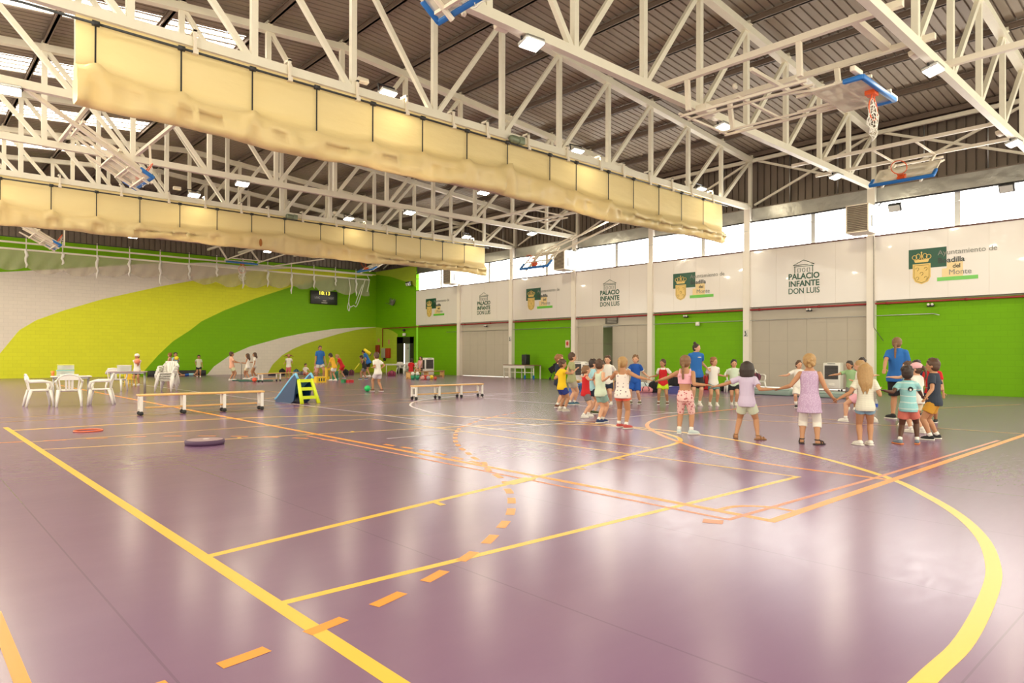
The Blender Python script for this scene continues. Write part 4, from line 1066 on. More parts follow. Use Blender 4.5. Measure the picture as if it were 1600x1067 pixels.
        for i, (o_, ln) in enumerate(((-.016, .034), (-.0055, .040), (.0055, .038), (.016, .030))):
            r0 = wr + ax * .052 * h + ct * o_ * h; cv = -Z * .35 + pn * 0
            limb(b, [r0, r0 + ax * ln * .5 * h + cv * .006 * h, r0 + ax * ln * .9 * h + cv * .022 * h], [max(.0064 * h, .0078), max(.006 * h, .0074), max(.005 * h, .007)], 6, 2)
        r0 = wr + ax * .018 * h + ct * .017 * h * -s_
        limb(b, [r0, r0 + (ax * .6 - ct * s_).normalized() * .026 * h, r0 + (ax - ct * s_ * .5).normalized() * .042 * h], [.008 * h, max(.007 * h, .008), max(.0055 * h, .0072)], 6, 2)
    fuse(b, 'body', skin(sk), t, vox, 3)
    # ---- face
    dk = mat('eye dark', (.02, .012, .01), .3)
    for s_ in (-1, 1):
        MB().ell(hc + hup * hh * .0 + HL * s_ * hwid * .19 + HF * hdp * .455, (hwid * .055, hdp * .035, hh * .030), HM, 8, 6).build('eye', dk, t, 'w')
        MB().ell(hc + hup * hh * .085 + HL * s_ * hwid * .19 + HF * hdp * .465, (hwid * .10, hdp * .02, hh * .012), HM, 8, 5).build('eyebrow', hairm('brown' if 'cap' in hair else hair.split()[-1]), t, 'w')
    MB().ell(hc - hup * hh * .27 + HF * hdp * .455, (hwid * .15, hdp * .025, hh * .018), HM, 8, 5).build('mouth', mat('lips', (.45, .12, .09), .4), t, 'w')
    # ---- clothing
    T = top.split(':') if isinstance(top, str) else top
    kind, tm = T[0], T[1]
    o_ = .013
    def ringset(q0, q1, extra_, hem):
        out = []; qs = [q0 + (q1 - q0) * i / 9 for i in range(10)]
        for q in qs:
            a = interp([(u, v) for u, v, w in rg], q); d_ = interp([(u, w) for u, v, w in rg], q)
            g = max(0, (.08 - q) / .14); a2 = max(a, .078 - .0 * g) if .02 < q < .2 else a
            out.append((S_(q), (a2 + extra_ + hem * g) * h, (d_ + extra_ + hem * g * .8 + (.004 if q < .15 else 0)) * h, fw))
        return out
    if kind != 'none':
        m = MB()
        if kind in ('tee', 'sleeve', 'kit'):
            loft(m, ringset(-.058, .342, o_, .026), LAT)
            fr = .62 if kind != 'sleeve' else 1.7
            for sh, el, wr, s_ in arms:
                e2 = sh.lerp(el, min(fr, 1))
                limb(m, [sh - LAT * s_ * .03 * h + up * .006 * h, sh, sh.lerp(e2, .5)], [.034 * h, .037 * h * k, .037 * h * k], 10, 3)
                m.tube([sh, sh.lerp(e2, .5), e2], 0, 12, True, [.037 * h * k, .038 * h * k, .041 * h * k])
            m.tube([S_(.305), S_(.341)], .050 * h * k, 12)
        elif kind in ('tank', 'bib'):
            loft(m, ringset(-.06, .296, o_, .026), LAT)
            for s_ in (-1, 1):
                m.tube([S_(.268) + LAT * s_ * .056 * h + fw * .03 * h, S_(.324) + LAT * s_ * .052 * h + fw * .012 * h, S_(.324) + LAT * s_ * .052 * h - fw * .012 * h, S_(.268) + LAT * s_ * .056 * h - fw * .035 * h], .020 * h, 8)
        elif kind == 'strap':
            loft(m, ringset(-.06, .265, o_, .034), LAT)
            for s_ in (-1, 1):
                m.tube([S_(.25) + LAT * s_ * .055 * h + fw * .05 * h, S_(.342) + LAT * s_ * .052 * h, S_(.25) + LAT * s_ * .045 * h - fw * .055 * h], .009 * h, 6)
        elif kind == 'crop':
            loft(m, ringset(.155, .282, o_ - .002, 0), LAT)
            for s_ in (-1, 1):
                m.tube([S_(.25) + LAT * s_ * .06 * h + fw * .05 * h, S_(.340) + LAT * s_ * .06 * h, S_(.25) + LAT * s_ * .06 * h - fw * .055 * h], .016 * h, 6)
        elif kind == 'tunic':
            loft(m, ringset(-.13, .325, o_ + .002, .034) , LAT)
        fuse(m, 'shirt', tm, t, vox * 1.1, 4)
        if kind == 'kit' or len(T) > 2:
            um = T[2]
            if um is not None:
                m = MB()
                if kind == 'kit':
                    for sh, el, wr, s_ in arms: e2 = sh.lerp(el, .6); e3 = sh.lerp(el, .66); m.tube([e2, e3], .0455 * h, 12)
                    m.build('sleeve_cuff', um, t, 'w')
    if kind == 'bib':
        m = MB(); loft(m, ringset(-.03, .335, o_ - .006, .01), LAT)
        for sh, el, wr, s_ in arms:
            e2 = sh.lerp(el, .62); limb(m, [sh - LAT * s_ * .03 * h, sh, sh.lerp(e2, .5)], [.034 * h, .037 * h, .037 * h], 10, 3); m.tube([sh, e2], 0, 12, True, [.038 * h, .041 * h])
        fuse(m, 'undershirt', clo('white', (.78, .74, .66)), t, vox * 1.1, 3)
    bk, bm_ = bot[0], bot[1]
    m = MB()
    wq = .045 if kind != 'crop' else .075
    loft(m, ringset(-.062, wq, .006, .012), LAT)
    frac = {'shorts': .58, 'mini': .30, 'long': .86, 'knee': .95, 'capri': 1.35, 'legging': 1.9}[bk]
    for hip, kn, ank, fd, s_ in legs:
        g0, g1 = (.064, .066) if bk in ('shorts', 'long') else ((.063, .063) if bk == 'mini' else (.058, .042))
        g0 *= k; g1 *= k
        if frac <= 1: e = hip.lerp(kn, frac); m.tube([hip, hip.lerp(e, .5), e], 0, 14, True, [g0 * h, (g0 + g1) / 2 * h, g1 * h]); m.ell(hip, g0 * h * .98)
        else: e = kn.lerp(ank, frac - 1); m.tube([hip, kn, e], 0, 14, True, [g0 * h, .048 * h * k, .047 * h * k]); m.ell(hip, g0 * h * .98)
    fuse(m, 'shorts' if frac <= 1 else 'leggings', bm_, t, vox * 1.1, 3)
    # ---- shoes and socks
    SZ = {'shoe': 1, 'sandal': 0}
    for (hip, kn, ank, fd, s_) in legs:
        g = Vector((ank.x, ank.y, 0)) + Z * max(0, ank.z - .045 * h)
        sd = fd.cross(Z)
        if shoe[0] == 'bare': continue
        if shoe[0] == 'sandal':
            s2 = MB().rbox(g + fd * .030 * h + Z * .008 * h, (.048 * h, .15 * h, .014 * h), .01, Matrix((sd, fd, Z)).transposed()).build('sandal', shoe[1], t, 'w')
            m = MB()
            for dd, rr_ in ((.07, .022), (.035, .025)): m.tube([g + fd * dd * h + sd * math.cos(PI * i / 8) * rr_ * h + Z * (.012 + math.sin(PI * i / 8) * (.026 if dd > .05 else .036)) * h for i in range(9)], .0065 * h, 6, flat=1)
            m.tube([g + Z * .055 * h + fd * math.sin(2 * PI * i / 12) * .026 * h + sd * math.cos(2 * PI * i / 12) * .025 * h for i in range(12)], .006 * h, 6, closed=True); m.build('strap', shoe[1], s2); rebase(s2.children[0])
            continue
        m = MB()
        limb(m, [g - fd * .012 * h + Z * .034 * h, g + fd * .025 * h + Z * .030 * h, g + fd * .070 * h + Z * .024 * h, g + fd * .088 * h + Z * .022 * h], [.029 * h, .028 * h, .0255 * h, .021 * h], 10, 3)
        m.ell(g + Z * .052 * h, (.026 * h, .026 * h, .018 * h))
        s2 = fuse(m, 'shoe', shoe[1], t, vox, 2)
        m = MB().rbox(g + fd * .034 * h + Z * .008 * h, (.056 * h, .155 * h, .018 * h), .012, Matrix((sd, fd, Z)).transposed()); q = m.build('sole', shoe[2] if len(shoe) > 2 else clo('sole', (.7, .66, .58)), s2); rebase(q)
        if sock is not None:
            m = MB(); m.tube([g + Z * .05 * h, ank + (kn - ank).normalized() * .045 * h * (2.4 if sock[0] == 'knee' else 1)], 0, 12, True, [.026 * h, .0275 * h * k if sock[0] != 'knee' else .036 * h]); m.build('sock', sock[1], t, 'w')
    # ---- hair
    hk, hcol = hair.split()[:2]; hm = hairm(hcol) if hcol in HC else hairm('brown')
    m = MB(); top_c = hc + hup * hh * .14 - HF * hdp * .08
    m.ell(top_c, (hwid * .56, hdp * .53, hh * .42), HM, 16, 10)
    m.ell(hc - hup * hh * .05 - HF * hdp * .17, (hwid * .54, hdp * .40, hh * .40), HM, 16, 9)
    rnd = random.Random(label)
    if hk in ('short', 'curly', 'mop'):
        for i in range(16 if hk == 'short' else 34):
            a = rnd.uniform(0, 2 * PI); e = rnd.uniform(.25 if hk != 'mop' else -.1, 1.4); rr_ = rnd.uniform(.07, .12) * (1 if hk == 'short' else 1.35) * hh
            v = HL * math.cos(a) * math.cos(e) * hwid * .54 + HF * math.sin(a) * math.cos(e) * hdp * .50 + hup * math.sin(e) * hh * .42
            if v.dot(HF) > hdp * .25 and v.dot(hup) < hh * .18: continue
            m.ell(top_c + v, rr_, None, 8, 6)
    if hk == 'bob':
        for i in range(13):
            a = PI * (-.15 + 1.3 * i / 12) + PI
            v = HL * math.cos(a) * hwid * .50 + HF * math.sin(a) * hdp * .44
            limb(m, [hc + v * .9 + hup * hh * .25, hc + v * 1.12 - hup * hh * .15, hc + v * 1.15 - hup * hh * .62], [.14 * hh, .16 * hh, .11 * hh], 8, 2)
    if hk in ('long', 'veil'):
        for i in range(11):
            a = PI * (.02 + .96 * i / 10) + PI
            v = HL * math.cos(a) * hwid * .48 + HF * math.sin(a) * hdp * .44; ln = long_hair * (.85 + .2 * math.sin(i * 2.1))
            limb(m, [hc + v + hup * hh * .2, hc + v * 1.15 - hup * hh * .3, hc + v * 1.05 - Z * (hh * .4 + ln * .5) - F * .03 * h, hc + v * .75 - Z * (hh * .4 + ln) - F * .045 * h], [.14 * hh, .15 * hh, .12 * hh, .05 * hh], 8, 3)
    if hk in ('pony', 'braid'):
        kn_ = hc - HF * hdp * .52 + hup * hh * (.20 if hk == 'pony' else -.15); ln = long_hair or .16 * h
        m.ell(kn_, .13 * hh, None, 8, 6)
        n_ = 7
        for i in range(n_):
            tt = i / (n_ - 1); p = kn_ - F * (.10 * hh + .25 * hh * math.sin(tt * 2.4) * (1 if hk == 'pony' else .2)) - Z * ln * tt
            m.ell(p, ((.16 if i % 2 or hk == 'pony' else .12) * hh * (1 - .45 * tt), (.14) * hh * (1 - .4 * tt), .14 * hh), None, 8, 6)
            if i: limb(m, [pp, p], [.10 * hh, .09 * hh], 8, 2)
            pp = p
    if hk == 'bun':
        m.ell(hc - HF * hdp * (.42 if not adult else .30) + hup * hh * (.22 if not adult else .60), .20 * hh if not adult else .19 * hh, None, 12, 8)
        if not adult:
            for i in range(5): m.ell(hc - HF * hdp * .58 + hup * hh * (.12 - .12 * i) + HL * .03 * h * math.sin(i * 1.7), .12 * hh, None, 8, 6)
    if hk == 'fly':
        for s_ in (-1, 1):
            for i in range(3): limb(m, [hc + hup * hh * .2, hc + HL * s_ * hwid * (.8 + .2 * i) + hup * hh * (.2 - .1 * i), hc + HL * s_ * hwid * (1.3 + .3 * i) + hup * hh * (.0 - .15 * i)], [.12 * hh, .09 * hh, .03 * hh], 8, 3)
    fuse(m, 'hair', hm, t, vox, 2)
    if 'cap' in hair:
        cm = hair.split('cap:')[1]; cmm = clo('cap ' + cm, {'white': (.85, .82, .75), 'pink': (.80, .42, .45)}[cm])
        m = MB(); m.ell(hc + hup * hh * .22 - HF * hdp * .05, (hwid * .60, hdp * .58, hh * .38), HM, 16, 10)
        q = MB(); m.rbox(hc + hup * hh * .16 + HF * hdp * (.62), (hwid * .8, hdp * .5, hh * .04), .01, HM)
        fuse(m, 'cap', cmm, t, vox, 2)
    return t, dict(hc=hc, hup=hup, HF=HF, HL=HL, arms=arms, S=S_, F=F, LAT=LAT, legs=legs)

# colours
c_ = clo
WT = c_('white', (.80, .76, .68)); NAVY = c_('navy', (.012, .018, .04)); BLK = c_('black', (.012, .012, .014)); RED = c_('red', (.55, .012, .015)); YLW = c_('yellow', (.85, .55, .01))
STAFF = c_('staff blue', (.018, .13, .42)); KITB = c_('kit blue', (.01, .085, .40)); MINT = c_('mint', (.62, .72, .55)); TEAL = c_('teal', (.13, .25, .24)); OLV = c_('olive', (.38, .38, .19)); GRY = c_('grey', (.16, .14, .14))
LIL = c_('lilac', (.58, .48, .62)); PMINT = c_('pale mint', (.58, .62, .46)); CORAL = c_('coral', (.78, .13, .07)); SALM = c_('salmon', (.62, .17, .12)); MUST = c_('mustard', (.60, .30, .03)); LIME = c_('lime', (.52, .72, .02))
BEI = c_('stone', (.45, .39, .30)); AQUA = bands('aqua tie dye', (.20, .42, .42), (.62, .72, .66), 3.2, .965, 2.0); STRP = bands('cream striped', (.76, .71, .58), (.52, .52, .42), 22, .8)
DOTT = dots('white dotted', (.82, .74, .66), (.20, .12, .16), 15, .20); PDOT = dots('pink dotted', (.86, .54, .50), (.50, .12, .14), 20, .36); LACE = dots('lilac lace', (.50, .34, .50), (.66, .52, .66), 60, .35)
PNK = c_('pink', (.82, .42, .48)); DEN = c_('denim', (.22, .34, .42)); LGRN = c_('pale green', (.30, .46, .22)); LBLU = c_('light blue', (.35, .60, .66)); CRM = c_('cream', (.78, .68, .46)); OFF = c_('white legging', (.76, .70, .62))
SWH = c_('white shoe', (.78, .74, .66)); SNV = c_('navy shoe', (.02, .04, .12)); SBK = c_('black shoe', (.02, .02, .02)); SRD = c_('red shoe', (.50, .08, .07)); SBR = c_('brown shoe', (.16, .06, .03)); SGR = c_('grey shoe', (.18, .22, .26)); SOL = c_('sandal tan', (.30, .15, .06)); SDK = c_('sandal dark', (.05, .035, .03)); SOCK = ('low', WT)
def ft(*p): return [fl(*a) for a in p]
G = 'people holding hands in a circle'
def J(px, py, *ps):
    d = sum(dep(*p) for p in ps) / len(ps); return pt(px, py, d)
def mid(f): return ((f[0][0] + f[1][0]) / 2, (f[0][1] + f[1][1]) / 2)
F1, F2, F3 = ft((874, 641), (882, 644)), ft((870, 637), (876, 636)), ft((889, 633), (897, 632))
F4, F5, F5b = ft((919, 651), (911, 653)), ft((935, 661), (941, 660)), ft((922, 646), (929, 647))
F6, F7, F8, F9 = ft((955, 632), (944, 633)), ft((967, 668), (978, 670)), ft((1000, 631), (986, 631)), ft((1043, 632), (1029, 632))
F10, F11, F12, F13 = ft((1061, 678), (1080, 679)), ft((1093, 634), (1082, 634)), ft((1120, 634), (1109, 634)), ft((1150, 685), (1184, 687))
F13c, F14, F15, F16 = ft((1150, 634), (1143, 633)), ft((1253, 693), (1277, 695)), ft((1252, 637), (1244, 637)), ft((1336, 640), (1326, 640))
F17, F17b, F18, F19 = ft((1321, 660), (1367, 659)), ft((1352, 640), (1343, 640)), ft((1344, 696), (1360, 696)), ft((1395, 655), (1408, 654))
F20, F20b, F21, F22 = ft((1406, 694), (1433, 694)), ft((1424, 664), (1415, 665)), ft((1424, 676), (1442, 677)), ft((1454, 688), (1465, 686))
F23, F24 = ft((1434, 655), (1426, 655)), ft((1462, 660), (1452, 661))
j14 = J(904, 586, mid(F1), mid(F4)); j45 = J(926, 594, mid(F4), mid(F5)); j57 = J(953, 590, mid(F5), mid(F7)); j710 = J(1024, 596, mid(F7), mid(F10)); j1013 = J(1108, 606, mid(F10), mid(F13))
j1314 = J(1213, 611, mid(F13), mid(F14)); j1418 = J(1305, 627, mid(F14), mid(F18)); j1820 = J(1376, 611, mid(F18), mid(F20)); j2022 = J(1445, 625, mid(F20), mid(F22))
j89 = J(1015, 591, mid(F8), mid(F9)); j68 = J(972, 592, mid(F6), mid(F8)); j911 = J(1062, 590, mid(F9), mid(F11)); j1112 = J(1107, 580, mid(F11), mid(F12)); j1213 = J(1135, 590, mid(F12), mid(F13c))
j1719 = J(1379, 585, mid(F17), mid(F19)); j23 = J(884, 584, mid(F2), mid(F3)); j36 = J(903, 580, mid(F3), mid(F6))
# ring, starting at the curly haired cluster
person('child in bright yellow T-shirt and blue shorts with curly brown hair in the circle', F1, 1.24, 60, ('tee', YLW), ('shorts', c_('royal', (.02, .04, .22))), ('shoe', c_('off shoe', (.55, .48, .38))), 'curly brown', 'tan', (J(878, 590, mid(F1)), j14), group=G, head=(25, 0), sock=SOCK)
person('ginger haired child in dark navy clothes half hidden behind the yellow T-shirt', F2, 1.36, 70, ('tee', NAVY), ('knee', NAVY), ('shoe', SBR), 'mop ginger', 'fair', (None, j23), group=G, head=(35, 0), sock=SOCK)
person('boy in olive T-shirt and grey shorts standing behind the yellow T-shirt', F3, 1.42, 75, ('tee', OLV), ('shorts', BEI), ('shoe', c_('blue shoe', (.04, .12, .18))), 'short brown', 'fair', (j23, j36), group=G, sock=SOCK)
person('small child in red tank top and grey shorts with tied brown hair', F4, 1.15, 75, ('tank', RED), ('shorts', GRY), ('shoe', SWH), 'bun lightbrown', 'fair', (j14, j45), group=G, hipdrop=.01, sock=SOCK)
person('boy in pale mint sleeveless top and teal shorts, brown hair, back to camera', F5, 1.27, 55, ('tank', MINT), ('shorts', c_('sage', (.24, .38, .33))), ('shoe', SNV), 'short brown', 'fair', (j45, j57), group=G, lean=-.05, sock=SOCK, head=(-10, 0))
person('dark haired child mostly hidden behind the boy in mint, black and yellow shoes', F5b, 1.26, 80, ('tee', LBLU), ('shorts', NAVY), ('shoe', c_('dark sport shoe', (.05, .06, .02))), 'short dark', 'fair', group=G)
person('smiling boy in white printed T-shirt and navy shorts facing the camera', F6, 1.34, 195, ('tee', WT), ('shorts', NAVY), ('shoe', SWH), 'short brown', 'fair', (j68, J(925, 592, mid(F6))), group=G, sock=SOCK)
person('girl with blond ponytail, white spotted top and coral shorts, back to camera', F7, 1.33, 12, ('strap', DOTT), ('mini', CORAL), ('shoe', SRD), 'pony honey', 'tan', (j57, j710), group=G, sock=SOCK, long_hair=.20, head=(25, 0), toes=(30, 45))
person('boy in royal blue football kit with white collar, behind the ponytail girl', F8, 1.36, 200, ('kit', KITB, WT), ('long', KITB), ('shoe', c_('khaki shoe', (.14, .12, .06))), 'short lightbrown', 'fair', (j89, j68), group=G, sock=SOCK, head=(-10, 0))
person('boy in red bib over white T-shirt and lime shorts', F9, 1.24, 185, ('bib', RED), ('shorts', LIME), ('shoe', SBR), 'short brown', 'tan', (j911, j89), group=G, head=(30, 0), sock=SOCK)
person('girl with a braid, pink crop top and spotted pink shorts, back to camera', F10, 1.36, 8, ('crop', PNK), ('knee', PDOT), ('shoe', c_('pale shoe', (.55, .62, .60))), 'braid lightbrown', 'tan', (j710, j1013), group=G, sock=SOCK, long_hair=.24, toes=(-5, 60), head=(15, 0))
pw1, kw1 = person('woman in blue T-shirt and black shorts with a dark hair bun', F11, 1.70, 165, ('tee', STAFF), ('long', BLK), ('shoe', SWH), 'bun dark', 'fair', (j1112, j911), True, group=G, head=(-45, 0), sock=SOCK)
person('boy with fringe of fair brown hair, white T-shirt and teal shorts, facing camera', F12, 1.29, 165, ('tee', WT), ('shorts', TEAL), ('shoe', SWH), 'mop ginger', 'warm', (j1213, j1112), group=G, head=(-35, 0), sock=SOCK)
person('girl with dark brown bob, lilac top and pale mint shorts, back to camera', F13, 1.27, 8, ('tee', LIL), ('shorts', PMINT), ('sandal', SOL), 'bob dark', 'tan', (j1013, j1314), group=G, toes=(-15, 75))
person('child hidden behind the girl in lilac, one arm stretched out', F13c, 1.24, 170, ('tee', MINT), ('shorts', BLK), ('shoe', SWH), 'short dark', 'warm', (J(1193, 585, mid(F13c)), j1213), group=G, sock=SOCK)
person('blond girl in lilac sleeveless tunic and white leggings, back to camera', F14, 1.39, 3, ('tunic', LACE), ('capri', OFF), ('sandal', SDK), 'bun honey', 'tan', (j1314, j1418), group=G, toes=(-10, 40), head=(-15, 0))
person('boy in all white football kit reaching one arm out behind the lilac tunic', F15, 1.22, 185, ('tee', WT), ('long', WT), ('shoe', SBK), 'short brown', 'fair', (J(1262, 600, mid(F15)), J(1217, 587, mid(F15))), group=G, head=(-30, 0), sock=('knee', WT))
person('child in pale green T-shirt reaching an arm toward the white kit boy', F16, 1.22, 190, ('tee', LGRN), ('shorts', GRY), ('shoe', SWH), 'short dark', 'tan', (None, J(1289, 587, mid(F16))), group=G, head=(20, 0), side=-.1)
person('fair haired girl in white T-shirt and pink shorts stepping sideways', F17, 1.33, -75, ('tee', WT), ('shorts', PNK), ('shoe', SWH), 'pony honey', 'fair', (J(1330, 600, mid(F17)), j1719), group=G, sock=SOCK, long_hair=.06, hipdrop=.02)
person('dark haired child hidden behind the fair haired stepping girl', F17b, 1.30, 190, ('tee', NAVY), ('shorts', GRY), ('shoe', SWH), 'short dark', 'fair', group=G)
person('girl with long loose blond hair, striped cream top and denim shorts, back to camera', F18, 1.24, -4, ('tee', STRP), ('mini', DEN), ('shoe', SWH), 'long honey', 'tan', (j1418, j1820), group=G, long_hair=.26, toes=(-45, -25))
person('woman in blue T-shirt and black shorts with fair braid, back to camera', F19, 1.79, 15, ('tee', STAFF), ('long', BLK), ('shoe', SBK), 'braid lightbrown', 'tan', (j1719, None), True, group=G, long_hair=.30, toes=(-60, 0))
pt20, k20 = person('boy with black hair in aqua tie dye T-shirt and salmon shorts, back to camera', F20, 1.19, 5, ('tee', AQUA), ('shorts', SALM), ('shoe', SGR, c_('orange sole', (.65, .20, .06))), 'curly dark', 'dark', (j1820, j2022), group=G, toes=(-50, 0), sock=SOCK, side=.03)
qq = k20['S'](.235) - k20['F'] * .098 - k20['LAT'] * .045
MB().ell(qq, (.035, .012, .035), Matrix((k20['LAT'], k20['F'], Vector((0, 0, 1)))).transposed(), 12, 8).build('back_print', BLK, pt20, 'w')
MB().ell(qq - k20['F'] * .008 + Vector((0, 0, -.012)), (.016, .010, .020), Matrix((k20['LAT'], k20['F'], Vector((0, 0, 1)))).transposed(), 10, 7).build('back_print', WT, pt20, 'w')
q11 = kw1['S'](.26) + kw1['F'] * .125 + kw1['LAT'] * .06
MB().ell(q11, (.05, .012, .012), Matrix((kw1['LAT'], kw1['F'], Vector((0, 0, 1)))).transposed(), 10, 6).build('chest_print', WT, pw1, 'w')
person('child in pale blue T-shirt hidden behind the tie dye boy, arm raised sideways', F20b, 1.24, -100, ('tee', LBLU), ('shorts', GRY), ('shoe', SWH), 'short brown', 'fair', (None, J(1384, 588, mid(F20b))), group=G)
person('child in pink cap, white T-shirt and cream shorts', F21, 1.23, -60, ('tee', WT), ('shorts', CRM), ('shoe', SWH), 'pony brown cap:pink', 'fair', (J(1440, 618, mid(F21)), None), group=G, sock=SOCK, head=(-20, 0))
person('boy in dark navy T-shirt and mustard shorts standing in profile', F22, 1.31, -78, ('tee', c_('ink', (.025, .035, .055))), ('shorts', MUST), ('shoe', SBK), 'short brown', 'tan', (j2022, J(1452, 612, mid(F22))), group=G, sock=SOCK)
F23 = ft((1436, 650), (1430, 650))
person('black haired child behind the pink cap, only the head showing', F23, 1.26, 190, ('tee', NAVY), ('shorts', NAVY), ('shoe', SBK), 'short dark', 'tan', group=G)
person('brown haired child behind the navy T-shirt boy, only the hair showing', F24, 1.30, 190, ('tee', RED), ('shorts', NAVY), ('shoe', SBK), 'short brown', 'tan', group=G)

# ---- people farther back
G2 = 'people playing near the end wall'
def A(px, py, f, dd=0.0): return pt(px, py, dep(*mid(f)) + dd)
g = ft((217, 602), (211, 602)); person('child in white cap and white T-shirt hugging a ball behind the far table', g, 1.36, 200, ('tee', WT), ('shorts', NAVY), ('shoe', SWH), 'short dark cap:white', 'tan', (A(212, 566, g, -.2), A(218, 565, g, -.2)), group=G2); PCAP = g
g = ft((268, 592), (263, 592)); person('bare chested child with fair hair beside the child with the yellow ball', g, 1.42, -60, ('none', None), ('shorts', CORAL), ('bare',), 'short ginger', 'fair', group=G2)
g = ft((277, 592), (271, 592)); person('child in light blue T-shirt holding a yellow ball at the chest', g, 1.44, 170, ('tee', LBLU), ('shorts', GRY), ('shoe', SWH), 'short dark', 'tan', (A(279, 563, g, -.25), A(273, 563, g, -.25)), group=G2); PYB = g
g = ft((313, 589), (308, 589)); person('child in pale T-shirt and black shorts standing against the green wall', g, 1.30, 180, ('tee', c_('pale', (.6, .6, .45))), ('shorts', BLK), ('shoe', SWH), 'short dark', 'tan', (None, A(306, 572, g)), group=G2)
g = ft((359, 594), (365, 595)); person('boy in pale orange T-shirt pulling a cord toward two girls', g, 1.48, 80, ('tee', c_('peach', (.80, .42, .28))), ('shorts', c_('pale lime', (.62, .62, .38))), ('shoe', SWH), 'short brown', 'tan', (A(374, 568, g), A(376, 569, g)), group=G2, lean=-.06)
g = ft((384, 592), (390, 593)); person('long haired girl in white top and cream shorts facing the boy in pale orange', g, 1.40, -75, ('tank', WT), ('shorts', CRM), ('shoe', SWH), 'long brown', 'tan', (A(378, 569, g), A(378, 570, g)), group=G2, long_hair=.18)
g = ft((395, 592), (401, 589)); person('girl in white playsuit with brown hair standing over the red ball', g, 1.46, -95, ('tee', WT), ('mini', c_('pale grey', (.6, .58, .55))), ('shoe', SWH), 'long brown', 'tan', (None, A(388, 569, g)), group=G2, long_hair=.14)
g = ft((453, 590), (449, 589)); person('girl in white T-shirt and rose leggings spinning with flying brown hair', g, 1.38, 185, ('tee', WT), ('capri', c_('rose', (.55, .12, .12))), ('bare',), 'fly ginger', 'tan', (A(457, 570, g), A(444, 570, g)), group=G2)
g = ft((506, 595), (494, 593)); person('adult in blue T-shirt and pale shorts walking, short brown hair', g, 1.84, 165, ('tee', STAFF), ('shorts', c_('pale grey', (.6, .58, .55))), ('shoe', SWH), 'short brown', 'tan', adult=True, group=G2)
g = ft((518, 594), (525, 595)); person('child in yellow T-shirt and white shorts bending to the yellow crate', g, 1.46, -60, ('tee', c_('amber', (.80, .42, .03))), ('shorts', WT), ('shoe', SWH), 'short dark', 'tan', (A(511, 577, g), A(513, 577, g)), group=G2, lean=.30, head=(0, 20))
g = ft((528, 593), (539, 590)); person('child in red T-shirt and red shorts leaning over beside the green crate', g, 1.44, -80, ('tee', RED), ('shorts', RED), ('shoe', SGR), 'short honey', 'warm', (A(524, 577, g), A(523, 576, g)), group=G2, lean=.42, head=(0, 20))
g = ft((564, 594), (573, 592)); person('child in black tank top swinging a yellow stick', g, 1.34, -85, ('tank', BLK), ('shorts', GRY), ('shoe', c_('blue shoe', (.04, .12, .18))), 'short dark', 'olive', (A(563, 566, g), A(562, 567, g)), group=G2, lean=.22, head=(0, 15)); PST = g
g = ft((571, 588), (578, 589)); person('adult in blue T-shirt and black shorts bending forward under a yellow foam bat', g, 1.74, -70, ('tee', STAFF), ('shorts', BLK), ('shoe', SWH), 'short dark', 'tan', (A(571, 569, g), A(572, 570, g)), True, group=G2, lean=.45, head=(0, 20)); PBT = g
g = ft((583, 611), (597, 612)); person('boy in white T-shirt and pale shorts striding after the green ball', g, 1.44, -40, ('tee', WT), ('shorts', c_('pale lilac', (.62, .55, .56))), ('shoe', SBR), 'short brown', 'tan', (A(581, 578, g), A(595, 580, g)), group=G2, lean=.14)
# seated figures: feet forward of the hips
g = ft((478, 588), (482, 589)); person('black haired child in white top sitting on the floor by the slide', g, 1.2, 150, ('tee', WT), ('shorts', CORAL), ('bare',), 'short dark', 'warm', (A(487, 583, g), A(478, 584, g)), group='seated people', hipdrop=.40, lean=.05, sit=True, hipshift=(-.22, 0))
g = ft((492, 586), (496, 586)); person('child in pink top crouching between the slide and the walking adult', g, 1.2, 190, ('tee', PNK), ('shorts', PNK), ('bare',), 'short brown', 'warm', group='seated people', hipdrop=.38, sit=True, hipshift=(-.2, 0))
g = ft((647, 590), (642, 591)); person('child in red T-shirt and navy shorts sitting on the wooden bench, back turned', g, 1.36, 20, ('tee', RED), ('shorts', NAVY), ('shoe', SBK), 'short dark', 'warm', group='seated people', hipdrop=.22, sit=True, hipshift=(-.25, 0), hands=(A(640, 580, g), A(650, 580, g)), lean=.1); PRD = g
g = ft((652, 588), (656, 588)); person('woman in pink sleeveless top with long dark hair seated by the white table', g, 1.64, -160, ('tank', PNK), ('shorts', BLK), ('shoe', SBK), 'long dark', 'fair', adult=True, group='seated people', hipdrop=.36, sit=True, hipshift=(-.38, 0), hands=(A(654, 578, g), A(650, 578, g)), long_hair=.22)

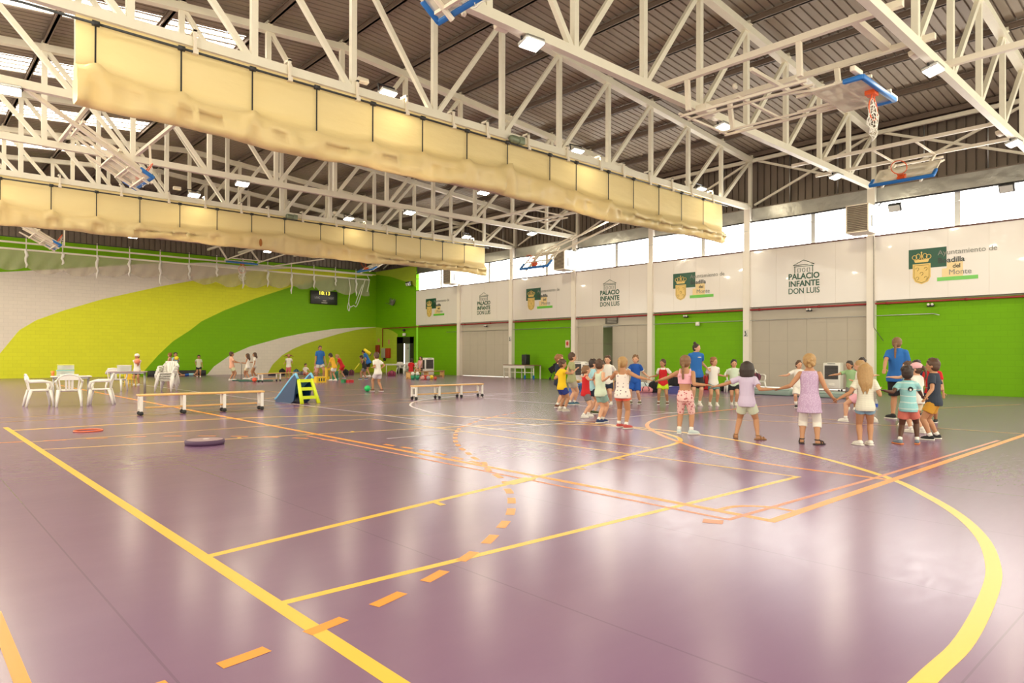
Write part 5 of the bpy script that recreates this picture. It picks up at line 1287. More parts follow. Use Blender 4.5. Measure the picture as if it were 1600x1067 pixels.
# child lying on the floor on its front: built along the floor
def lying(label, x, y, d, h):
    t = thing('person', label, 'person', (x, y, 0), 0, 'people playing near the end wall'); dv = Vector(d).normalized(); s_ = Vector((-dv.y, dv.x, 0)); Z = Vector((0, 0, 1)); o = Vector((x, y, 0))
    P = lambda a, b_, c: o + dv * a * h + s_ * b_ * h + Z * c * h
    b = MB(); loft(b, [(P(a, 0, .075), .08 * h, .06 * h, Z) for a in (-.05, 0, .1, .2, .28)], s_); limb(b, [P(.28, 0, .09), P(.36, 0, .16)], [.035 * h, .035 * h]); b.ell(P(.41, 0, .22), (.07 * h, .06 * h, .08 * h))
    for q in (-1, 1):
        limb(b, [P(-.02, .045 * q, .065), P(-.25, .06 * q, .05), P(-.47, .07 * q, .03 if q < 0 else .20)], [.055 * h, .036 * h, .022 * h]); limb(b, [P(-.47, .07 * q, .03 if q < 0 else .20), P(-.55, .07 * q, .03 if q < 0 else .22)], [.02 * h, .016 * h])
        limb(b, [P(.25, .10 * q, .08), P(.33, .16 * q, .03), P(.46, .10 * q, .03)], [.033 * h, .024 * h, .017 * h])
        for i in range(5): limb(b, [P(.46, .10 * q + (i - 2) * .009, .03), P(.52, .10 * q + (i - 2) * .013, .02)], [.009 * h, .007 * h], 6, 1)
    fuse(b, 'body', skin('warm'), t, .015, 2)
    m = MB(); loft(m, [(P(a, 0, .078), .095 * h, .072 * h, Z) for a in (.02, .1, .2, .27)], s_); fuse(m, 'shirt', LBLU, t, .015, 2)
    m = MB(); loft(m, [(P(a, 0, .074), .095 * h, .07 * h, Z) for a in (-.08, 0, .04)], s_)
    for q in (-1, 1): m.tube([P(-.02, .045 * q, .07), P(-.16, .055 * q, .06)], .062 * h, 10)
    fuse(m, 'shorts', KITB, t, .015, 2)
    m = MB(); m.ell(P(.41, 0, .25), (.078 * h, .07 * h, .075 * h)); fuse(m, 'hair', hairm('brown'), t, .015, 2)
x, y = fl(294, 587.5); lying('child in blue shorts and light top lying on the floor by the green wall', x, y, (1, -.2, 0), 1.2)
flush()
# ================================================================== THINGS ON THE FLOOR
WOOD = mat('varnished pine', (.72, .42, .14), .35, noise=.15, nscale=12)
WOODD = mat('brown bench wood', (.42, .20, .07), .4, noise=.2, nscale=10)
RUB = mat('black rubber', (.02, .02, .02), .6)
def ang(a, b): return math.atan2(b[1] - a[1], b[0] - a[0])
def bench(label, a, b, h=.42, group='gym benches', wh=True, frames=4, wid=.28, inset=.1):
    L = math.dist(a, b) + 2 * inset; c = ((a[0] + b[0]) / 2, (a[1] + b[1]) / 2)
    t = thing('gym_bench', label, 'bench', (*c, 0), ang(a, b), group)
    MB().rbox((0, 0, h - .02), (L, wid, .04), .012).build('seat', WOOD, t)
    MB().rbox((0, 0, h * .36), (L - .3, .10, .035), .01).build('lower_beam', WOOD, t)
    for i in range(frames):
        x = -L / 2 + inset + (L - 2 * inset) * i / (frames - 1)
        m = MB()
        for s_ in (-1, 1): m.bx((x - .03, s_ * (wid / 2 - .03) - .022, .09), (x + .03, s_ * (wid / 2 - .03) + .022, h - .04))
        m.bx((x - .025, -wid / 2 + .03, h - .08), (x + .025, wid / 2 - .03, h - .04)); m.bx((x - .02, -wid / 2 + .03, h * .30), (x + .02, wid / 2 - .03, h * .36))
        leg = m.build('leg_frame', WHITEP, t)
        if wh:
            for s_ in (-1, 1): MB().lathe([(0, -.018), (.045, -.018), (.045, .018), (0, .018)], (x, s_ * (wid / 2 - .03), .045), 12, Matrix.Rotation(PI / 2, 3, 'X')).build('caster', RUB, leg)
    return t
bench('long gym bench on casters nearest the plastic chairs', fl(219, 649), fl(407, 640), .46, inset=.06)
bench('gym bench on casters standing on the white arc line', fl(647, 624.5), fl(750, 619.2), .42, inset=.05)
bench('low distant gym bench behind the blue slide', fl(407, 597), fl(461, 594), .42, frames=3)

def chair_parts(t, m_):
    """white moulded garden chair, seat faces +y, built in local space"""
    k = 1.0
    m = MB(); n = 12; vs = []
    for i in range(n + 1):
        x = -.23 + .46 * i / n
        for j in range(9): y = -.21 + .44 * j / 8; vs.append((x * (1 - .08 * (1 - j / 8)), y, .425 - .02 * math.cos(x * 6) * math.sin(PI * j / 8) + (.0 if j < 8 else -.03)))
    vb = [(a, b, c - .03) for a, b, c in vs]; N_ = len(vs)
    fs = [(i * 9 + j, (i + 1) * 9 + j, (i + 1) * 9 + j + 1, i * 9 + j + 1) for i in range(n) for j in range(8)]
    m.add(vs + vb, fs + [tuple(N_ + q for q in f)[::-1] for f in fs], True)
    m.tube([(-.235, -.2, .41), (-.235, .22, .41), (.235, .22, .40), (.235, -.2, .41)], .018, 6, closed=True); m.build('seat', m_, t)
    m = MB()   # curved slatted back
    arch = [(-.27 * math.cos(a) if 1 else 0, -.24 - .05 * math.sin(a), .62 + .20 * math.sin(a)) for a in [PI * i / 14 for i in range(15)]]
    m.tube(arch, .022, 7, flat=.8)
    for i in range(7):
        u = (i - 3) / 3; xt = .22 * u; zt_ = .62 + .20 * math.sqrt(max(0, 1 - u * u * .66)) - .005
        if i in (1, 5): continue
        m.bar((xt * .85, -.215, .42), (xt, -.275, zt_), .035 if i in (0, 6) else .05, .010, (0, 1, .2))
    m.bar((-.2, -.285, .75), (.2, -.285, .75), .15, .012, (0, 1, 0)); m.build('backrest', m_, t)
    for s_ in (-1, 1):
        m = MB(); m.tube([(s_ * .27, -.24, .63), (s_ * .285, -.1, .635), (s_ * .29, .1, .635), (s_ * .285, .2, .61), (s_ * .26, .24, .5), (s_ * .235, .22, .41)], .027, 7, flat=1.3); m.build('armrest', m_, t)
    for sx in (-1, 1):
        MB().tube([(sx * .235, .21, .41), (sx * .265, .25, .2), (sx * .275, .27, 0)], .024, 6, rr=[.044, .035, .026]).build('leg', m_, t)
        MB().tube([(sx * .22, -.2, .41), (sx * .25, -.26, .2), (sx * .265, -.30, 0)], .024, 6, rr=[.044, .035, .026]).build('leg', m_, t)
ch0 = thing('plastic_chair', 'white plastic armchair facing the first table, farthest to the side', 'chair', (0, 0, 0), 0, 'white plastic garden chairs'); chair_parts(ch0, WHITEP)
AW = lambda p: math.atan2(p[1], p[0])      # heading away from the camera
def place(root, px, py, face, label=None, first=False, z=0):
    p = fl(px, py); rz = AW(p) - PI / 2 - R(face)
    if first: root.location = (*p, z); root.rotation_euler = (0, 0, rz); return root
    return dup(root, (*p, z), rz, label)
place(ch0, 61, 634.5, 82, first=True)
place(ch0, 108, 634.5, 0, 'white plastic armchair with its back to the camera at the first table')
place(ch0, 158, 632, -84, 'white plastic armchair turned toward the first table from the far side')
place(ch0, 182, 610, 20, 'white plastic armchair at the second table behind the boxes')
p = fl(259, 611)
for k in range(4):
    dup(ch0, (p[0] + .02 * k, p[1] - .03 * k, .085 * k), AW(p) - PI / 2 - R(200), 'white plastic armchair in the stack, %s' % ['bottom one', 'second from the bottom', 'third from the bottom', 'topmost one'][k], 'stacked white armchairs')
place(ch0, 627, 583.5, 20, 'white plastic chair by the distant doorway, closest to the fire cabinet')
place(ch0, 638, 585, 0, 'white plastic chair by the distant doorway, beside the seated child in red')
place(ch0, 655, 587.5, 160, 'white plastic chair under the seated woman in pink')

def table(label, c, rz, L, Wd, h, metal, top, group='folding tables', rounded=False):
    t = thing('table', label, 'table', (*c, 0), rz, group)
    MB().rbox((0, 0, h - .02), (L, Wd, .035), .015).build('tabletop', top, t)
    for sx in (-1, 1):
        for sy in (-1, 1): MB().tube([(sx * (L / 2 - .06), sy * (Wd / 2 - .06), 0), (sx * (L / 2 - .07), sy * (Wd / 2 - .07), h - .04)], .016, 8).build('leg', metal, t)
    m = MB()
    for sy in (-1, 1): m.bar((-L / 2 + .07, sy * (Wd / 2 - .07), h - .06), (L / 2 - .07, sy * (Wd / 2 - .07), h - .06), .02, .04)
    m.build('apron', metal, t); return t
TOPW = mat('pale table top', (.75, .70, .62), .3); MET = mat('grey tube', (.40, .38, .37), .35, .6); MGT = mat('purple grey edge', (.35, .26, .30), .4)
c1_ = fl(111, 628); table('pale table with clear toy boxes between the white chairs', c1_, AW(c1_) - PI / 2 + .05, .95, .62, .73, MET, TOPW)
c2_ = fl(200, 613.5); table('dark edged table with a red box in front of the child in the cap', c2_, AW(c2_) - PI / 2 - .1, 1.15, .62, .74, MET, mat('mauve table top', (.42, .30, .34), .3))
c3_ = fl(623, 586.5); table('distant white table by the black doorway', c3_, AW(c3_) - PI / 2, 1.7, .6, .74, WHITEP, WHITEP)
# toy boxes
CLR = mat('clear plastic', (.75, .80, .78), .1, alpha=.38)
def toybox(label, x, y, z, rz, L, Wd, h, cols, lid=None):
    t = thing('storage_box', label, 'box', (x, y, z), rz, 'plastic toy boxes')
    m = MB(); th = .006
    m.bx((-L / 2, -Wd / 2, 0), (L / 2, Wd / 2, th)); m.bx((-L / 2, -Wd / 2, 0), (L / 2, -Wd / 2 + th, h)); m.bx((-L / 2, Wd / 2 - th, 0), (L / 2, Wd / 2, h)); m.bx((-L / 2, -Wd / 2, 0), (-L / 2 + th, Wd / 2, h)); m.bx((L / 2 - th, -Wd / 2, 0), (L / 2, Wd / 2, h)); m.build('box_body', CLR, t)
    MB().rbox((0, 0, h), (L + .02, Wd + .02, .018), .006).build('box_lid', lid or CLR, t)
    rnd = random.Random(label); 
    for i in range(16):
        s_ = rnd.uniform(.03, .055); MB().rbox((rnd.uniform(-L / 2 + .05, L / 2 - .05), rnd.uniform(-Wd / 2 + .05, Wd / 2 - .05), rnd.uniform(.03, h * .55)), (s_, s_, s_), .012, Matrix.Rotation(rnd.random() * 3, 3, (1, 1, 0))).build('toy', rnd.choice(cols), t)
pc = lambda n, c: mat('toy ' + n, c, .4)
mix = [pc('red', (.7, .05, .04)), pc('green', (.05, .35, .10)), pc('blue', (.05, .15, .5)), pc('yellow', (.8, .55, .05)), pc('grey', (.2, .2, .2)), pc('orange', (.8, .25, .05))]
rz1 = AW(c1_) - PI / 2 + .05
q = Vector((c1_[0], c1_[1], 0)) + Matrix.Rotation(rz1, 3, 'Z') @ Vector((-.14, -.05, 0))
toybox('lower clear box of toys on the table between the chairs', q.x, q.y, .733, rz1, .40, .30, .15, mix, pc('teal lid', (.25, .6, .6)))
toybox('upper clear box of dark toys with lime lid, on the other box', q.x + .01, q.y, .905, rz1, .38, .29, .13, mix[1:], pc('lime lid', (.75, .75, .12)))
rz2 = AW(c2_) - PI / 2 - .1
q = Vector((c2_[0], c2_[1], 0)) + Matrix.Rotation(rz2, 3, 'Z') @ Vector((-.12, .1, 0))
toybox('clear box of red bricks on the dark edged table', q.x, q.y, .745, rz2, .42, .28, .20, [pc('red', (.7, .05, .04)), pc('brick', (.5, .12, .06))], pc('white lid', (.8, .75, .7)))
q = Vector((c1_[0], c1_[1], 0)) + Matrix.Rotation(rz1, 3, 'Z') @ Vector((-.42, .12, 0))
t = thing('cup', 'orange plastic cup beside the clear toy boxes', 'cup', (q.x, q.y, .733)); MB().lathe([(0, 0), (.035, 0), (.045, .13), (.04, .13), (.03, .01), (0, .01)], n=14).build('cup_wall', pc('orange', (.8, .25, .05)), t)
q = fl(203, 604); t = thing('child_stool', 'yellow plastic child seat standing under the dark edged table', 'stool', (*q, 0), .3)
MB().rbox((0, 0, .30), (.32, .30, .03), .01).build('seat', pc('yellow', (.8, .55, .05)), t); MB().rbox((0, .14, .45), (.30, .03, .30), .01).build('backrest', pc('yellow', (.8, .55, .05)), t)
for sx in (-1, 1):
    for sy in (-1, 1): MB().tube([(sx * .13, sy * .12, .3), (sx * .16, sy * .14, 0)], .018, 6).build('leg', pc('yellow', (.8, .55, .05)), t)

# child slide
sA = fl(472, 631.5); awv = Vector((sA[0], sA[1], 0)).normalized(); rtv = Vector((awv.y, -awv.x, 0)); an = R(33)
wv = rtv * math.cos(an) + awv * math.sin(an); pv = awv * math.cos(an) - rtv * math.sin(an)
t = thing('toy_slide', 'child slide with blue chute and yellow green ladder', 'slide', (*sA, 0)); Z_ = Vector((0, 0, 1)); O_ = Vector((*sA, 0))
P = lambda a, b_, c: O_ + wv * a + pv * b_ + Z_ * c
LG = mat('yellow green plastic', (.66, .80, .015), .35); SB = mat('shaded blue plastic', (.002, .035, .11), .35); LB = mat('sky blue plastic', (.18, .50, .75), .35)  # chute side blue darkened to stand in for the shaded hollow inside
for a in (0, .52): MB().tube([P(a, 0, 0), P(a + (.03 if a == 0 else -.03), .14, .33), P(a + (.06 if a == 0 else -.06), .27, .66)], 0, 8, True, [.065, .060, .056], flat=.8).build('ladder_rail', LG, t, 'w')
for z, b_ in ((.17, .07), (.40, .17), (.62, .26)): MB().bar(P(.03, b_, z), P(.49, b_, z), .07, .085).build('rung', LG, t, 'w')
for a in (.02, .50):   # side walls of the chute and support
    m = MB(); pl = [(.26, .70), (.34, .80), (.46, .72), (1.25, .10), (1.32, .10), (1.32, 0), (.55, 0), (.42, .06)]
    v0 = [P(a - .02, b_, c) for b_, c in pl]; v1 = [P(a + .02, b_, c) for b_, c in pl]; n = len(pl)
    m.add(v0 + v1, [tuple(range(n))[::-1], tuple(range(n, 2 * n))] + [(i, (i + 1) % n, n + (i + 1) % n, n + i) for i in range(n)]); m.build('chute_side', SB, t, 'w')
    m = MB(); m.tube([P(a, .24, .68), P(a, .34, .81), P(a, .50, .72), P(a, 1.26, .12), P(a, 1.36, .08)], .034, 8); m.build('chute_edge', LB, t, 'w')
m = MB(); m.add([P(.02, .34, .62), P(.50, .34, .62), P(.50, 1.25, .07), P(.02, 1.25, .07), P(.50, 1.38, .04), P(.02, 1.38, .04)], [(0, 1, 2, 3), (3, 2, 4, 5)]); m.build('chute_bed', LB, t, 'w')
# hoop and balance disc
q = fl(138, 673.5); t = thing('hoop_ring', 'small orange hoop lying flat inside the yellow baseline', 'hoop', (*q, 0)); MB().tube([(.215 * math.cos(2 * PI * i / 32), .215 * math.sin(2 * PI * i / 32), .012) for i in range(32)], .011, 8, closed=True).build('ring', pc('hoop orange', (.75, .14, .04)), t)
q = fl(320, 694); t = thing('balance_disc', 'round dark purple disc with pale top lying on the thin yellow line', 'disc', (*q, 0)); MB().lathe([(0, 0), (.26, 0), (.275, .02), (.275, .06), (.255, .075), (.25, .072)], n=36).build('rim', mat('dark purple foam', (.075, .03, .075), .6), t)
MB().lathe([(.255, .0725), (.12, .078), (0, .078)], n=36).build('pad', mat('mauve top', (.34, .22, .24), .5), t); MB().ell((.02, 0, .08), (.05, .03, .004)).build('mark', WHITEP, t)
# balls
def ball(label, x, y, z, r, m_, pat=True):
    t = thing('ball', label, 'ball', (x, y, z), 0, 'play balls'); MB().ell((0, 0, 0), r, None, 24, 14).build('shell', m_, t)
    m = MB(); m.tube([(r * 1.0 * math.cos(2 * PI * i / 24), 0, r * 1.0 * math.sin(2 * PI * i / 24)) for i in range(24)], .004, 4, closed=True); m.build('seam', mat('ball seam', (.1, .1, .1), .5), t)
    return t
def fball(label, px, py, r, m_): q = fl(px, py); return ball(label, q[0], q[1], r + .002, r, m_)
fball('bright green ball rolling before the striding boy', 574, 612, .115, pc('ball green', (.01, .50, .12)))
fball('orange red ball at the feet of the girl in the white playsuit', 397.5, 597, .11, pc('ball orange', (.75, .10, .04)))
fball('dark red ball beside the distant low bench', 457, 596.5, .10, pc('ball red', (.45, .02, .04)))
def inhand(label, g, px, py, r, m_, dd=-.22): p_ = pt(px, py, dep(*mid(g)) + dd); ball(label, *p_, r, m_)
inhand('yellow ball held up by the child in light blue', PYB, 276, 560.5, .11, pc('ball yellow', (.9, .75, .03)))
inhand('orange ball hugged by the child in the white cap', PCAP, 214.5, 565.5, .12, pc('ball salmon', (.85, .28, .14)))
# stick and foam bat
def pole(name, label, cat, g, a, b_, r, m_):
    d = dep(*mid(g)) - .2; A_ = Vector(pt(*a, d)); B_ = Vector(pt(*b_, d)); t = thing(name, label, cat, tuple(A_)); MB().tube([A_, A_.lerp(B_, .5), B_], r, 10).build('shaft', m_, t, 'w')
    MB().tube([A_, A_.lerp(B_, .06)], r * 1.25, 10).build('grip', BLACKP, t, 'w')
pole('play_stick', 'thin yellow stick swung by the child in the black tank top', 'stick', PST, (562.5, 567), (554, 578), .022, pc('stick yellow', (.85, .75, .05)))
pole('foam_bat', 'thick yellow foam bat over the shoulder of the bending adult', 'bat', PBT, (580, 554), (569, 546), .085, pc('bat yellow', (.9, .70, .02)))
# crates, blocks and mats
def crate(name, label, cat, px, py, rz, d, m_, rim=True, holes=True, group=None):
    q = fl(px, py); t = thing(name, label, cat, (*q, 0), rz, group)
    m = MB(); w_, l_, h = d; e = .02
    m.bx((-w_ / 2, -l_ / 2, 0), (w_ / 2, l_ / 2, e))
    for s_ in (-1, 1): m.bx((s_ * w_ / 2 - e / 2, -l_ / 2, 0), (s_ * w_ / 2 + e / 2, l_ / 2, h)); m.bx((-w_ / 2, s_ * l_ / 2 - e / 2, 0), (w_ / 2, s_ * l_ / 2 + e / 2, h))
    m.build('crate_body', m_, t)
    MB().tube([(-w_ / 2, -l_ / 2, h), (w_ / 2, -l_ / 2, h), (w_ / 2, l_ / 2, h), (-w_ / 2, l_ / 2, h)], .022, 6, closed=True).build('rim', m_, t)
    if holes:
        m = MB()
        for i in range(3): m.bx((-w_ / 2 + w_ * (.2 + .25 * i), -l_ / 2 - .014, h * .25), (-w_ / 2 + w_ * (.32 + .25 * i), -l_ / 2 - .008, h * .8))
        m.build('slot', mat('slot shade', (.05, .05, .03), .7), t)
    return t
crate('toy_crate', 'tall yellow crate held by the bending child in yellow', 'crate', 511, 592.5, .4, (.34, .3, .62), pc('crate yellow', (.85, .55, .02)))
crate('toy_crate', 'green crate under the leaning child in red', 'crate', 522, 594, .2, (.30, .3, .46), pc('crate green', (.02, .25, .12)))
crate('toy_basket', 'low yellow basket at the feet of the walking adult', 'basket', 499, 597.5, .2, (.55, .3, .26), pc('basket yellow', (.85, .55, .02)))
crate('toy_tray', 'small green tray lying before the child in red', 'tray', 538.5, 597.5, .3, (.26, .2, .12), pc('tray green', (.02, .25, .08)), holes=False)
crate('toy_tray', 'small red tray next to the green one', 'tray', 546.5, 597.5, .3, (.30, .2, .11), pc('tray red', (.55, .03, .03)), holes=False)
def slab(name, label, cat, px, py, rz, d, m_, piping=None, group=None, z=0):
    q = fl(px, py); t = thing(name, label, cat, (*q, z), rz, group); w_, l_, h = d
    MB().rbox((0, 0, h / 2), d, .03).build('pad', m_, t)
    m = MB()
    for zz in (.02, h - .02): m.tube([(-w_ / 2 + .01, -l_ / 2 + .01, zz), (w_ / 2 - .01, -l_ / 2 + .01, zz), (w_ / 2 - .01, l_ / 2 - .01, zz), (-w_ / 2 + .01, l_ / 2 - .01, zz)], .010, 5, closed=True)
    m.build('piping', piping or m_, t); return t
MATG = mat('dark green gym mat', (.03, .12, .09), .5); MATT = mat('grey teal gym mat', (.26, .34, .30), .45)
aw_ = lambda px, py: AW(fl(px, py)) - PI / 2
slab('gym_mat', 'thin dark green mat between the girls and the low bench', 'mat', 400, 595.5, aw_(400, 595), (1.6, .9, .04), MATG, group='gym mats')
slab('gym_mat', 'thin dark green mat near the boy with the cord', 'mat', 376, 594.5, aw_(376, 594), (.8, .6, .04), MATG, group='gym mats')
slab('gym_mat', 'teal green mat on the floor between the children and the big grey doors', 'mat', 1208, 616, R(90), (1.7, 1.2, .20), MATT, MATG, group='gym mats')
slab('gym_mat', 'teal green mat in front of the white cooler beside the white kit boy', 'mat', 1302, 620.5, R(90), (1.9, 1.2, .16), MATT, MATG, group='gym mats')
slab('cushion', 'dark blue cushion on the floor behind the low bench', 'cushion', 425, 586.5, aw_(425, 586), (.45, .4, .14), NAVY)
slab('low_wall_bench', 'long low black bench along the green end wall', 'bench', 277, 586.5, 0, (3.3, .3, .34), BLACKP)
def bag(name, label, px, py, d, m_, strap=BLK, hand=True, z=0, group='bags along the walls'):
    q = fl(px, py); q = (min(q[0], 26.8), q[1]); t = thing(name, label, 'bag', (*q, z), aw_(px, py), group); w_, l_, h = d
    m = MB(); m.ell((0, 0, h * .5), (w_ / 2, l_ / 2, h / 2), None, 16, 10); m.rbox((0, 0, h * .30), (w_ * .9, l_ * .8, h * .6), .05); fuse(m, 'bag_body', m_, t, .02, 2, None)
    for s_ in (-1, 1): MB().tube([(s_ * w_ * .2, -l_ * .45, h * .25), (s_ * w_ * .22, -l_ * .62, h * .6), (s_ * w_ * .12, -l_ * .3, h * .98)], .014, 6).build('strap', strap, t)
    if hand: MB().tube([(-w_ * .12, 0, h * .95), (0, 0, h * 1.1), (w_ * .12, 0, h * .95)], .012, 6).build('handle', strap, t)
bag('backpack', 'black backpack on the floor left of the spinning girl', 441, 585.5, (.42, .3, .40), BLK)
bag('backpack', 'grey blue backpack against the lime wall behind the slide', 463, 584.5, (.40, .3, .34), c_('bag blue', (.10, .22, .30)))
bag('duffel_bag', 'grey duffel bag behind the child sitting by the slide', 474, 584.8, (.7, .3, .22), c_('bag grey', (.25, .22, .24)))
bag('backpack', 'dark backpack next to the leaning child in red', 540, 586.5, (.40, .3, .40), BLK)
bag('backpack', 'dark red backpack by the lime wall past the child in red', 549, 585.5, (.40, .3, .34), c_('bag red', (.18, .05, .07)))
bag('sports_bag', 'red and purple bag under the distant white table', 612, 587.5, (.55, .4, .34), c_('bag wine', (.30, .05, .10)))
flush()

# distant store bench with balls by the doorway
def low_bench(label, a, b_, h, m_, group='wooden gym benches'):
    L = math.dist(a, b_); c = ((a[0] + b_[0]) / 2, (a[1] + b_[1]) / 2); t = thing('wooden_bench', label, 'bench', (*c, 0), ang(a, b_), group)
    MB().rbox((0, 0, h), (L, .28, .05), .01).build('seat', m_, t); MB().rbox((0, 0, .06), (L, .10, .07), .01).build('foot_beam', WOODD, t)
    for x in (-L / 2 + .1, 0, L / 2 - .1): MB().rbox((x, 0, h / 2), (.16, .24, h), .01).build('support', WOOD, t)
low_bench('wooden bench with balls and pots around it by the far cooler', fl(637, 592), fl(692, 588.5), .36, WOODD)
low_bench('wooden bench behind the children by the ajar door', fl(897, 609), fl(958, 611), .36, WOOD)
for px, py, r, c, l in ((674, 593, .12, (.85, .65, .02), 'yellow ball in the row by the distant wooden bench'), (669, 593.5, .11, (.45, .42, .40), 'grey ball in the row by the distant wooden bench'), (660, 594, .12, (.70, .35, .28), 'pinkish ball in the row by the distant wooden bench'), (680, 593.5, .09, (.6, .08, .04), 'red ball at the end of the row by the distant bench')): fball(l, px, py, r, pc('b%d' % px, c))
for px, c, l in ((645, (.03, .28, .14), 'green pot with white flower nearest the seated child in red'), (652, (.05, .30, .15), 'green pot with white flower second from the seated child')):
    q = fl(px, 593); t = thing('toy_pot', l, 'pot', (*q, 0)); MB().lathe([(0, 0), (.09, 0), (.13, .22), (.11, .22), (.08, .02)], n=14).build('pot', pc('pot', c), t); MB().ell((0, 0, .32), (.10, .10, .10)).build('top', WHITEP, t)
crate('toy_crate', 'red crate in front of the row of balls', 'crate', 668, 592.5, .2, (.5, .3, .20), pc('crate red', (.6, .04, .03)), holes=False)
# evaporative coolers
def cooler(label, px, py, face, h=1.05, xmax=26.4):
    q = fl(px, py); q = (min(q[0], xmax), q[1]); t = thing('air_cooler', label, 'air cooler', (*q, 0), AW(q) - PI / 2 - R(face), 'portable air coolers')
    MB().rbox((0, 0, h / 2 + .04), (.62, .42, h - .08), .04).build('casing', WHITEP, t)
    MB().bx((-.24, -.222, h * .42), (.24, -.212, h * .90)).build('grille_recess', mat('grille shade', (.03, .025, .025), .6), t)
    for i in range(12): MB().bx((-.24, -.232, h * (.43 + .039 * i)), (.24, -.222, h * (.438 + .039 * i))).build('louvre', mat('louvre grey', (.18, .16, .15), .5), t)
    MB().bx((-.312, -.15, h * .4), (-.310, .15, h * .88)).build('side_grille', mat('grille shade', (.03, .025, .025), .6), t)
    MB().rbox((0, -.215, h * .22), (.22, .02, .12), .01).build('drawer', WHITEP, t); MB().bx((-.14, -.226, h * .955), (.14, -.21, h * .975)).build('control_strip', DARKM, t)
    for sx in (-1, 1):
        for sy in (-1, 1): MB().ell((sx * .25, sy * .16, .035), .035).build('caster', RUB, t)
cooler('white air cooler by the far green wall beside the wooden bench', 669, 588, -25, 1.15)
cooler('white air cooler with dark grille behind the boy in white kit', 1302, 611, 18, 1.08)
cooler('white air cooler behind the child in red tank top, closest to the column', 905, 601, 20, 1.05)
cooler('white air cooler behind the boy in mint', 919, 602, 0, 1.0)
# table with loudspeaker
c4_ = fl(826, 590); t = thing('trestle_table', 'white bordered table with blue feet carrying the loudspeaker', 'table', (26.5, c4_[1] + .3, 0), -PI / 2)
Lt = 2.55
MB().rbox((0, 0, .76), (Lt, .6, .04), .01).build('tabletop', mat('brown edge top', (.25, .12, .07), .4), t); MB().bx((-Lt / 2, -.30, .58), (Lt / 2 - .75, -.28, .74)).build('apron', WHITEP, t); MB().bx((Lt / 2 - .75, -.29, .60), (Lt / 2, -.27, .74)).build('apron', mat('grey green apron', (.35, .38, .28), .5), t)
for x in (-Lt / 2 + .05, -.28, .52, Lt / 2 - .05):
    for y in (-.26, .26): MB().bx((x - .025, y - .025, 0), (x + .025, y + .025, .74)).build('leg', WHITEP, t)
for x in (.52, Lt / 2 - .05): MB().bx((x - .035, -.30, 0), (x + .035, -.22, .20)).build('foot_guard', BLUE, t)
MB().bx((-Lt / 2 + .05, -.27, .34), (Lt / 2 - .05, -.25, .37)).build('stretcher', WHITEP, t)
q = t.location; t = thing('loudspeaker', 'black loudspeaker standing on the table before the green wall', 'loudspeaker', (q.x, q.y - .33, .785), -PI / 2 - .15)
MB().rbox((0, 0, .29), (.36, .34, .58), .03).build('cabinet', BLACKP, t); MB().rbox((0, -.172, .29), (.32, .02, .54), .02).build('grille', mat('speaker grille', (.03, .03, .032), .7), t)
MB().lathe([(0, 0), (.12, .004), (.13, .012)], (0, -.188, .2), 20, Matrix.Rotation(PI / 2, 3, 'X')).build('woofer', DARKM, t); MB().tube([(-.06, 0, .58), (-.05, 0, .61), (.05, 0, .61), (.06, 0, .58)], .01, 6).build('handle', DARKM, t)
# folded black pushchair
q = fl(864, 593); t = thing('pushchair', 'black folding pushchair parked behind the curly haired child', 'pushchair', (*q, 0), aw_(864, 593))
m = MB(); m.rbox((0, 0, .58), (.46, .34, .34), .06, Matrix.Rotation(R(-32), 3, 'Y')); m.build('seat_shell', BLK, t); MB().rbox((.14, 0, .80), (.26, .34, .2), .06, Matrix.Rotation(R(-25), 3, 'Y')).build('hood', BLK, t)
for s_ in (-1, 1): MB().tube([(-.16, s_ * .17, .06), (.0, s_ * .17, .45), (.20, s_ * .17, .95)], .014, 6).build('frame_tube', DARKM, t); MB().tube([(.18, s_ * .17, .06), (-.02, s_ * .17, .42)], .014, 6).build('frame_tube', DARKM, t)
for x in (-.16, .18):
    for s_ in (-1, 1): MB().lathe([(0, -.02), (.06, -.02), (.06, .02), (0, .02)], (x, s_ * .17, .06), 14, Matrix.Rotation(PI / 2, 3, 'X')).build('wheel', RUB, t)
MB().tube([(.20, -.17, .95), (.20, .17, .95)], .016, 6).build('push_handle', RUB, t)
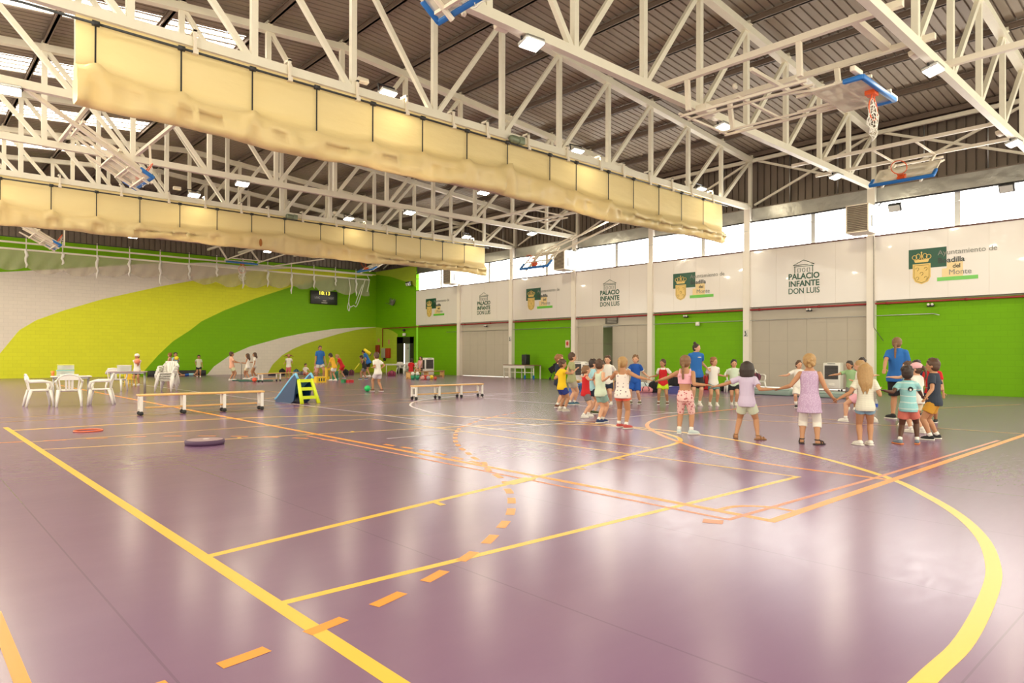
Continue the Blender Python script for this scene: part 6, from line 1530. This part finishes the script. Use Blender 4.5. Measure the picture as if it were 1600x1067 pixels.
# belongings behind the circle
bag('backpack', 'black backpack between the boy in blue kit and the red bib', 1022, 613, (.42, .32, .42), BLK)
bag('tote_bag', 'pink folded towel bag behind the boy in blue kit', 1009, 613, (.55, .4, .22), c_('towel pink', (.75, .30, .32)), hand=False)
bag('tote_bag', 'pale towel bag on top of the floor pile behind the ponytail girl', 1004, 611, (.6, .4, .34), c_('towel pale', (.55, .62, .62)), hand=False)
bag('backpack', 'black backpack behind the girl with the braid', 1055, 612, (.55, .4, .62), BLK)
bag('tote_bag', 'white cloth bag beside the red bib boy', 1048, 613, (.5, .35, .24), WT, hand=False)
crate('storage_crate', 'dark blue crate behind the girl with the braid', 'crate', 1056, 614.5, .2, (.5, .35, .22), pc('crate navy', (.04, .04, .22)), holes=False)
crate('storage_crate', 'small orange crate beside the black backpacks', 'crate', 1046, 611, .2, (.3, .25, .34), pc('crate orange', (.7, .18, .04)))
crate('storage_crate', 'blue crate behind the boy in olive', 'crate', 901, 611.5, .2, (.5, .35, .28), pc('crate blue', (.03, .12, .4)))
bag('backpack', 'small red backpack on the floor by the woman with the bun', 1104, 609, (.36, .3, .62), c_('bag bright red', (.5, .02, .02)))
bag('backpack', 'black backpack by the boy with the ginger fringe', 1133, 611, (.4, .3, .26), BLK)
flush()
place(ch0, 1180, 613, 150, 'white plastic chair holding a wine coloured bag beside the girl in lilac')
place(ch0, 1146, 613, 170, 'white plastic chair half hidden behind the girl in lilac')
q = fl(1180, 613); bag('sports_bag', 'wine coloured bag sitting on the white plastic chair', 1180, 613, (.42, .32, .28), c_('bag wine2', (.14, .03, .06)), z=.44, hand=False)
flush()
bt = J(1369, 631, mid(F17)); t = thing('water_bottle', 'clear water bottle with blue label near the stepping girl', 'bottle', bt); MB().lathe([(0, -.10), (.032, -.10), (.034, .05), (.014, .09), (.014, .12), (0, .12)], n=14).build('bottle_wall', CLR, t); MB().lathe([(.035, -.04), (.035, .03)], n=14).build('label_band', pc('label blue', (.03, .1, .5)), t)
# dark cord pulled by the two groups
g1 = pt(375, 569, dep(*fl(362, 595))); g2 = pt(342, 595, dep(*fl(372, 595)))
t = thing('stretched_rope', 'thin cord stretched between the boy in pale orange and the girl', 'cord', g1); MB().tube([g1, pt(378, 569.5, dep(*fl(362, 595)) - .1), pt(377, 594, dep(*fl(370, 595)))], .012, 5).build('rope', DARKM, t, 'w')
